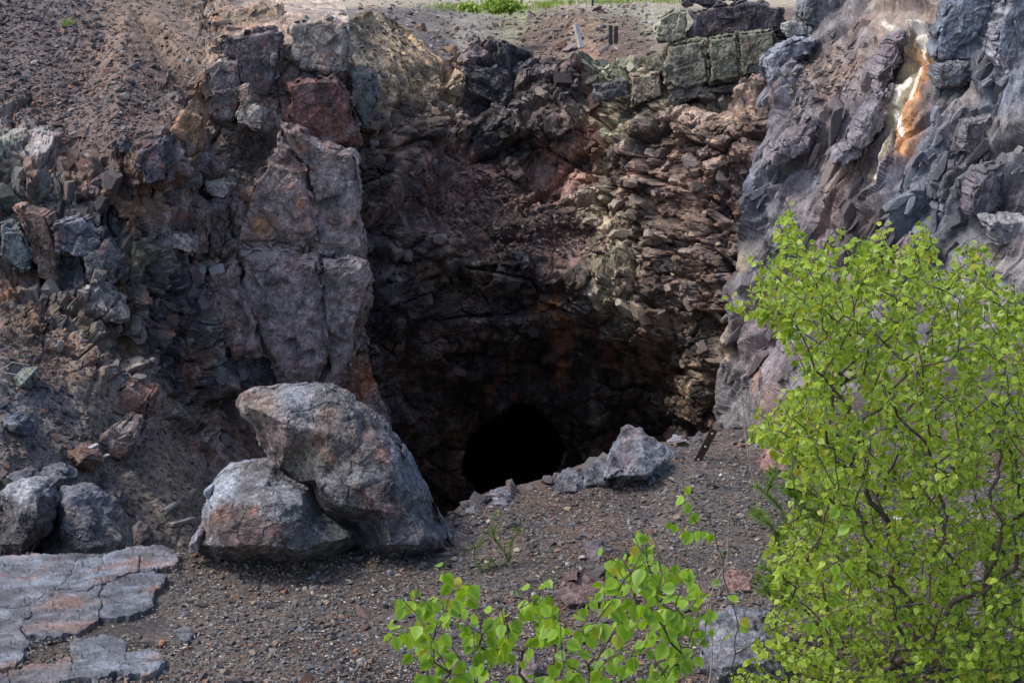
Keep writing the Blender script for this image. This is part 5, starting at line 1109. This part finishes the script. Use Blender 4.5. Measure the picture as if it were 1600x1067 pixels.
tips = [unproj(a, b, 4.3) for a, b in [(1066, 742), (1068, 762), (1040, 808), (1078, 800), (1104, 806), (1090, 790), (1310, 780), (1300, 870), (1330, 905), (1345, 940), (1290, 960), (1130, 900), (1150, 960), (1345, 860)]]
tree('birch_sapling', 'thin sapling stem with a few large leaves standing alone before the gravel mound', 'sapling', [np.array((.62, 4.45, .02)), np.array((.8, 4.45, .02))], tips, .042, 0, 18, True, M_leaf2, zone=.05, thick=.006, droop=1.1, step=.04, spacing=.03, tipr=.0009)

# pines: bristly dark green twigs
def pine(name, label, bases, tips, nl, seed, per=62, wid=.0012, cat='pine'):
    rs = np.random.RandomState(seed); nodes, par, r, dt = grow(bases, tips, .04, .3, .004, seed, .0022)
    root = empty(name, tuple(np.mean(bases, 0))); tag(root, label, cat); off = np.array(root.location)
    V, Fq = tube_mesh([(nodes[par[k]]-off, nodes[k]-off, r[k], r[k]) for k in range(len(nodes)) if par[k] >= 0]); o = mesh_np('trunk', V, Fq, M_bark, smooth=True); o.parent = root
    VV, CC = [], []
    for k in range(len(nodes)):
        if par[k] < 0 or dt[k] > .17: continue
        a, b = nodes[par[k]], nodes[k]; ax = (b-a)/(np.linalg.norm(b-a)+1e-9); m = per
        t = rs.rand(m, 1); p = a + (b-a)*t - off; sd = rs.normal(size=(m, 3)); sd -= ax*(sd@ax)[:, None]; sd /= np.linalg.norm(sd, axis=1, keepdims=True)
        d = sd*.75 + ax*.75 + np.array([0, 0, .12]); d /= np.linalg.norm(d, axis=1, keepdims=True); L = nl*rs.uniform(.7, 1.1, (m, 1)); w = np.cross(d, rs.normal(size=(m, 3))); w *= wid/np.linalg.norm(w, axis=1, keepdims=True)
        VV.append(np.stack([p-w, p+w, p+d*L], 1)); c = np.zeros((m, 3, 3)); c[..., 0] = rs.rand(m, 1); CC.append(c)
    V = np.concatenate(VV).reshape(-1, 3); print('N', len(VV)); o = mesh_np('needles', V, np.arange(len(V)).reshape(-1, 3), M_pine, np.concatenate(CC).reshape(-1, 3)); o.parent = root; tag(o, kind='stuff')
def tips_at(lst, Y, sp=.12, n=4, seed=1):
    rs = np.random.RandomState(seed); out = []
    for a, b in lst:
        for k in range(n): out.append(unproj(a + rs.normal()*14, b + rs.normal()*12, Y + rs.uniform(-sp, sp)))
    return out
pine('pine_tree', 'small dark green pine twigs poking out at the left side of the birch', [np.array(gpt(1290, 1010))], tips_at([(1215, 745), (1225, 765), (1245, 755), (1190, 815), (1205, 830), (1250, 780), (1195, 920), (1215, 905), (1180, 905), (1230, 940), (1270, 800), (1300, 850)], 6.9), .055, 3)
pine('pine_tree', 'dark green pine behind the birch at the lower right corner', [np.array(gpt(1570, 1120))], tips_at([(1560, 870), (1590, 850), (1540, 900), (1580, 920), (1560, 960), (1600, 980), (1540, 1000), (1590, 1030), (1560, 1050), (1620, 900), (1500, 950), (1480, 480), (1600, 560)][:11], 7.5, n=7, seed=4), .042, 5)
pine('pine_seedling', 'sparse little pine seedling in the gravel beside the tall leaning boulder', [np.array(gpt(778, 885))], tips_at([(755, 850), (762, 832), (790, 826), (760, 868), (770, 880), (795, 835), (765, 820), (748, 865), (775, 850), (785, 840)], float(gpt(778, 885).y)-.03, .06, 3, 7), .035, 9, per=45, wid=.0009, cat='seedling')

def twig_thing(name, label, paths, Y, rad=.0035, mat=None, cat='dead branch', part=None):
    segs = []
    base = unproj(paths[0][0][0], paths[0][0][1], Y)
    for p in paths:
        pts = [unproj(a, b, Y + (c[0] if c else 0)) for (a, b, *c) in p]; n = len(pts)-1
        for k in range(n):
            ra = rad*(1 - .7*k/n); rb_ = rad*(1 - .7*(k+1)/n)
            m = 4; A, B = pts[k], pts[k+1]; off = RS.normal(size=3)*.02*np.linalg.norm(B-A); pr = A
            for i in range(1, m+1):
                q = i/m; x = A + (B-A)*q + off*math.sin(q*math.pi); segs.append((pr-base, x-base, ra+(rb_-ra)*(i-1)/m, ra+(rb_-ra)*i/m)); pr = x
    V, Fq = tube_mesh(segs, 6); o = mesh_np(name, V, Fq, mat or M_twig_dead, smooth=True); o.location = base; tag(o, label, cat); return o
Yt = 8.2
twig_thing('dead_branch', 'bleached leafless twigs standing beside the rusty steel bar, left of the birch', [[(1185, 790), (1170, 720), (1178, 645), (1150, 625), (1125, 618)], [(1178, 645), (1160, 620), (1140, 605), (1128, 600)], [(1178, 645), (1192, 648), (1150, 618), (1160, 604), (1186, 600), (1200, 601)], [(1150, 632), (1135, 662)], [(1170, 720), (1162, 640), (1158, 600), (1164, 545), (1158, 515)], [(1178, 645), (1188, 620), (1188, 575), (1176, 562)], [(1188, 575), (1196, 568)], [(1170, 615), (1176, 635)]], 7.6, .003)
twig_thing('dead_branch', 'pale curved dead twig lying on the gravel in front of the pine twigs', [[(1215, 955), (1200, 925), (1178, 893), (1160, 862), (1145, 832)], [(1178, 893), (1160, 870), (1158, 838)], [(1200, 925), (1170, 912), (1140, 905)], [(1230, 800), (1205, 790), (1190, 770), (1178, 760)]], 7.1, .004)
twig_thing('dead_branch', 'thin grey bare stem between the large leaves and the birch', [[(1105, 1080), (1112, 1000), (1110, 930), (1135, 880), (1138, 815), (1110, 770)], [(1112, 1000), (1100, 900)], [(1060, 1005), (1160, 1012)], [(1160, 1015), (1125, 1025)]], 5.6, .0035)
twig_thing('dead_branch', 'pale arching dry stems at the left edge of the photo, on the slope', [[(-10, 605), (0, 578), (20, 566), (45, 570), (62, 590)], [(-10, 590), (10, 602), (28, 618)], [(0, 580), (25, 585), (40, 600)]], 13.5, .006)
twig_thing('dead_branch', 'little curved grey twigs behind the pine seedling', [[(784, 884), (782, 868), (776, 858), (790, 850)], [(784, 884), (790, 866), (800, 856)]], float(gpt(784, 884).y), .003)
# timber
def plank(label, a, b, Ya, Yb, w, t, mat, cat='plank', nm='plank', round_=False):
    A, B = np.array(at(a[0], a[1], Ya)), np.array(at(b[0], b[1], Yb)); L = np.linalg.norm(B-A)
    bm = bmesh.new(); n = 10
    if round_:
        bmesh.ops.create_cone(bm, cap_ends=True, segments=10, radius1=w/2, radius2=w*.42, depth=L)
    else:
        bmesh.ops.create_cube(bm, size=1); bmesh.ops.scale(bm, vec=(w, t, L), verts=bm.verts)
        bmesh.ops.subdivide_edges(bm, edges=[e for e in bm.edges if abs((e.verts[0].co-e.verts[1].co).z) > L*.5], cuts=7)
    for v in bm.verts:
        nz = noise(np.array([[v.co.x*20, v.co.y*20, v.co.z*6+a[0]]]), 1, 3)[0]; v.co.x += nz*w*.12; v.co.y += nz*t*.2; v.co.z += nz*w*.3
    if not round_: bmesh.ops.bevel(bm, geom=bm.edges[:], offset=min(w, t)*.1, segments=1, affect='EDGES')
    me = bpy.data.meshes.new(nm); bm.to_mesh(me); bm.free(); me.materials.append(mat); o = bpy.data.objects.new(nm, me); C.objects.link(o)
    d = Vector(B-A); o.rotation_euler = d.to_track_quat('Z', 'Y').to_euler(); o.location = Vector((A+B)/2); tag(o, label, cat); return o
def ys(px, py, off=.1): return float(patch_pt('cliff_left', px, py)[0][1]) - off
plank('weathered round stick lying on the slope behind the squat boulder', (256, 800), (304, 766), ys(256, 800), ys(304, 766), .075, .075, M_wood, 'stick', 'stick', True)
plank('short broken grey plank below the round stick on the slope', (266, 820), (303, 810), ys(266, 820), ys(303, 810), .08, .04, M_wood)
plank('pale splinter of wood on the rusty rock, the longer and lower one', (144, 720), (170, 710), ys(157, 715, .3), ys(170, 710, .3), .045, .02, M_wood2, 'wood splinter', 'wood_splinter')
plank('pale splinter of wood on the left slope, the upper shorter one', (136, 702), (152, 694), ys(140, 700, .3), ys(150, 695, .3), .045, .02, M_wood2, 'wood splinter', 'wood_splinter')
plank('leaning pale wooden post on the far rim of the pit', (899, 38), (908, 76), 39.4, 39.2, .11, .09, M_wood2, 'post', 'wooden_post')
plank('short dark wooden post on the far rim, the left one of a close pair', (954, 40), (954, 70), 39.3, 39.3, .10, .09, M_wood3, 'post', 'wooden_post')
plank('short dark wooden post on the far rim, the right one of a close pair', (963, 41), (962, 69), 39.3, 39.3, .10, .09, M_wood3, 'post', 'wooden_post')
plank('thin stake in the grass at the top edge above the far rim', (926, -6), (926, 10), 52, 52, .07, .07, M_wood3, 'stake', 'stake')
plank('short slanting stick on the far terrace left of the jagged rim rocks', (606, 60), (617, 44), 38.9, 38.9, .08, .07, M_wood3, 'stick', 'stick')
# rusty steel angle bar with pale rivets
bar = empty('steel_bar', gpt(1090, 720)); tag(bar, 'rusty steel angle bar with pale rivets, leaning out of the gravel on the pit lip', 'steel bar')
yb = float(gpt(1090, 720).y); A = at(1088, 724, yb); B = at(1116, 671, yb+.02); d = (B-A); L = d.length; wdt = .048
M3 = Matrix.Translation((A+B)/2 - bar.location) @ d.to_track_quat('Z', 'Y').to_matrix().to_4x4()
bm = bmesh.new()
for (sx, sy, cx, cy) in ((wdt, .006, 0, 0), (.006, .03, wdt/2-.003, .018)):
    r_ = bmesh.ops.create_cube(bm, size=1); bmesh.ops.scale(bm, vec=(sx, sy, L), verts=r_['verts']); bmesh.ops.translate(bm, vec=(cx, cy, 0), verts=r_['verts'])
dirc = (Vector((0, 0, CAMZ)) - A).normalized()
yl = (M3.to_3x3() @ Vector((0, 1, 0))); xl = (M3.to_3x3() @ Vector((1, 0, 0)))
ang = math.atan2(dirc.dot(xl), -dirc.dot(yl)); M3 = M3 @ Matrix.Rotation(ang+.35, 4, 'Z')
me = bpy.data.meshes.new('bar'); bm.to_mesh(me); bm.free(); me.materials.append(M_rust); o = bpy.data.objects.new('bar', me); C.objects.link(o); o.parent = bar; o.matrix_basis = M3
me = bpy.data.meshes.new('rivet'); bm = bmesh.new(); bmesh.ops.create_uvsphere(bm, u_segments=10, v_segments=6, radius=.0075); bm.to_mesh(me); bm.free(); me.materials.append(M_bolt)
for q in (-.38, 0, .38):
    o = bpy.data.objects.new('rivet', me); C.objects.link(o); o.parent = bar; o.matrix_basis = M3 @ Matrix.Translation((0, -.004, q*L))
# green bush and grass on the far terrace
def bush(label, px, py, Y, rx, rz, n, seed, cat='bush', leaf=.09):
    rs = np.random.RandomState(seed); c = np.array(at(px, py, Y)); z0 = c[2]-rz
    P = c + rs.normal(size=(n, 3))*np.array([rx, rx*.7, rz])*.55; P[:, 2] = np.maximum(P[:, 2], z0)
    root = empty('bush', (c[0], c[1], z0)); tag(root, label, cat)
    S = [(np.zeros(3), (P[k]-np.array(root.location))*.95, .02, .006) for k in rs.choice(n, 30)]; V, Fq = tube_mesh(S, 5); o = mesh_np('stems', V, Fq, M_bark); o.parent = root
    put_leaves(root, P, rs.normal(size=(n, 3)), rs.normal(size=(n, 3))+np.array([0, -.5, 1]), np.full(n, leaf)*rs.uniform(.6, 1.2, n), rs.rand(n), False, M_bush, 0)
def ty(px, py): return float(patch_pt('terrace', px, py)[0][1])
bush('bright green bush at the top edge above the far terrace', 785, 9, 47, .42, .16, 1500, 3)
bush('low yellow green shrub on the far terrace left of the bright green bush', 735, 12, 48, .25, .08, 400, 4)
def tufts(label, spots, n, hgt, Yf, seed, parent, mat=M_bush):
    rs = np.random.RandomState(seed); VV = []; CC = []
    for (px, py, r) in spots:
        for k in range(n):
            a = px + rs.normal()*r; b = py + rs.normal()*2; p = Yf(a, b); h = hgt*rs.uniform(.5, 1.1); t = np.array([rs.normal()*.4, rs.normal()*.4, 1])*h; w = np.array([rs.normal(), rs.normal(), 0]); w *= hgt*.05/(np.linalg.norm(w)+1e-6)
            VV.append([p-w, p+w, p+t]); CC.append([[rs.rand(), 0, 0]]*3)
    V = np.array(VV).reshape(-1, 3); o = mesh_np(label, V, np.arange(len(V)).reshape(-1, 3), mat, np.array(CC).reshape(-1, 3)); o.parent = parent; tag(o, kind='stuff')
tufts('grass', [(870, 6, 20), (850, 10, 10), (940, 4, 25), (1040, 3, 20), (700, 12, 20), (975, 3, 20), (800, 14, 20)], 260, .22, lambda a, b: np.array(patch_pt('terrace', a, b)[0]), 5, OB['terrace'])
tufts('grass', [(105, 38, 4)], 60, .12, lambda a, b: np.array(patch_pt('cliff_left', a, b)[0]), 6, OB['cliff_left'])
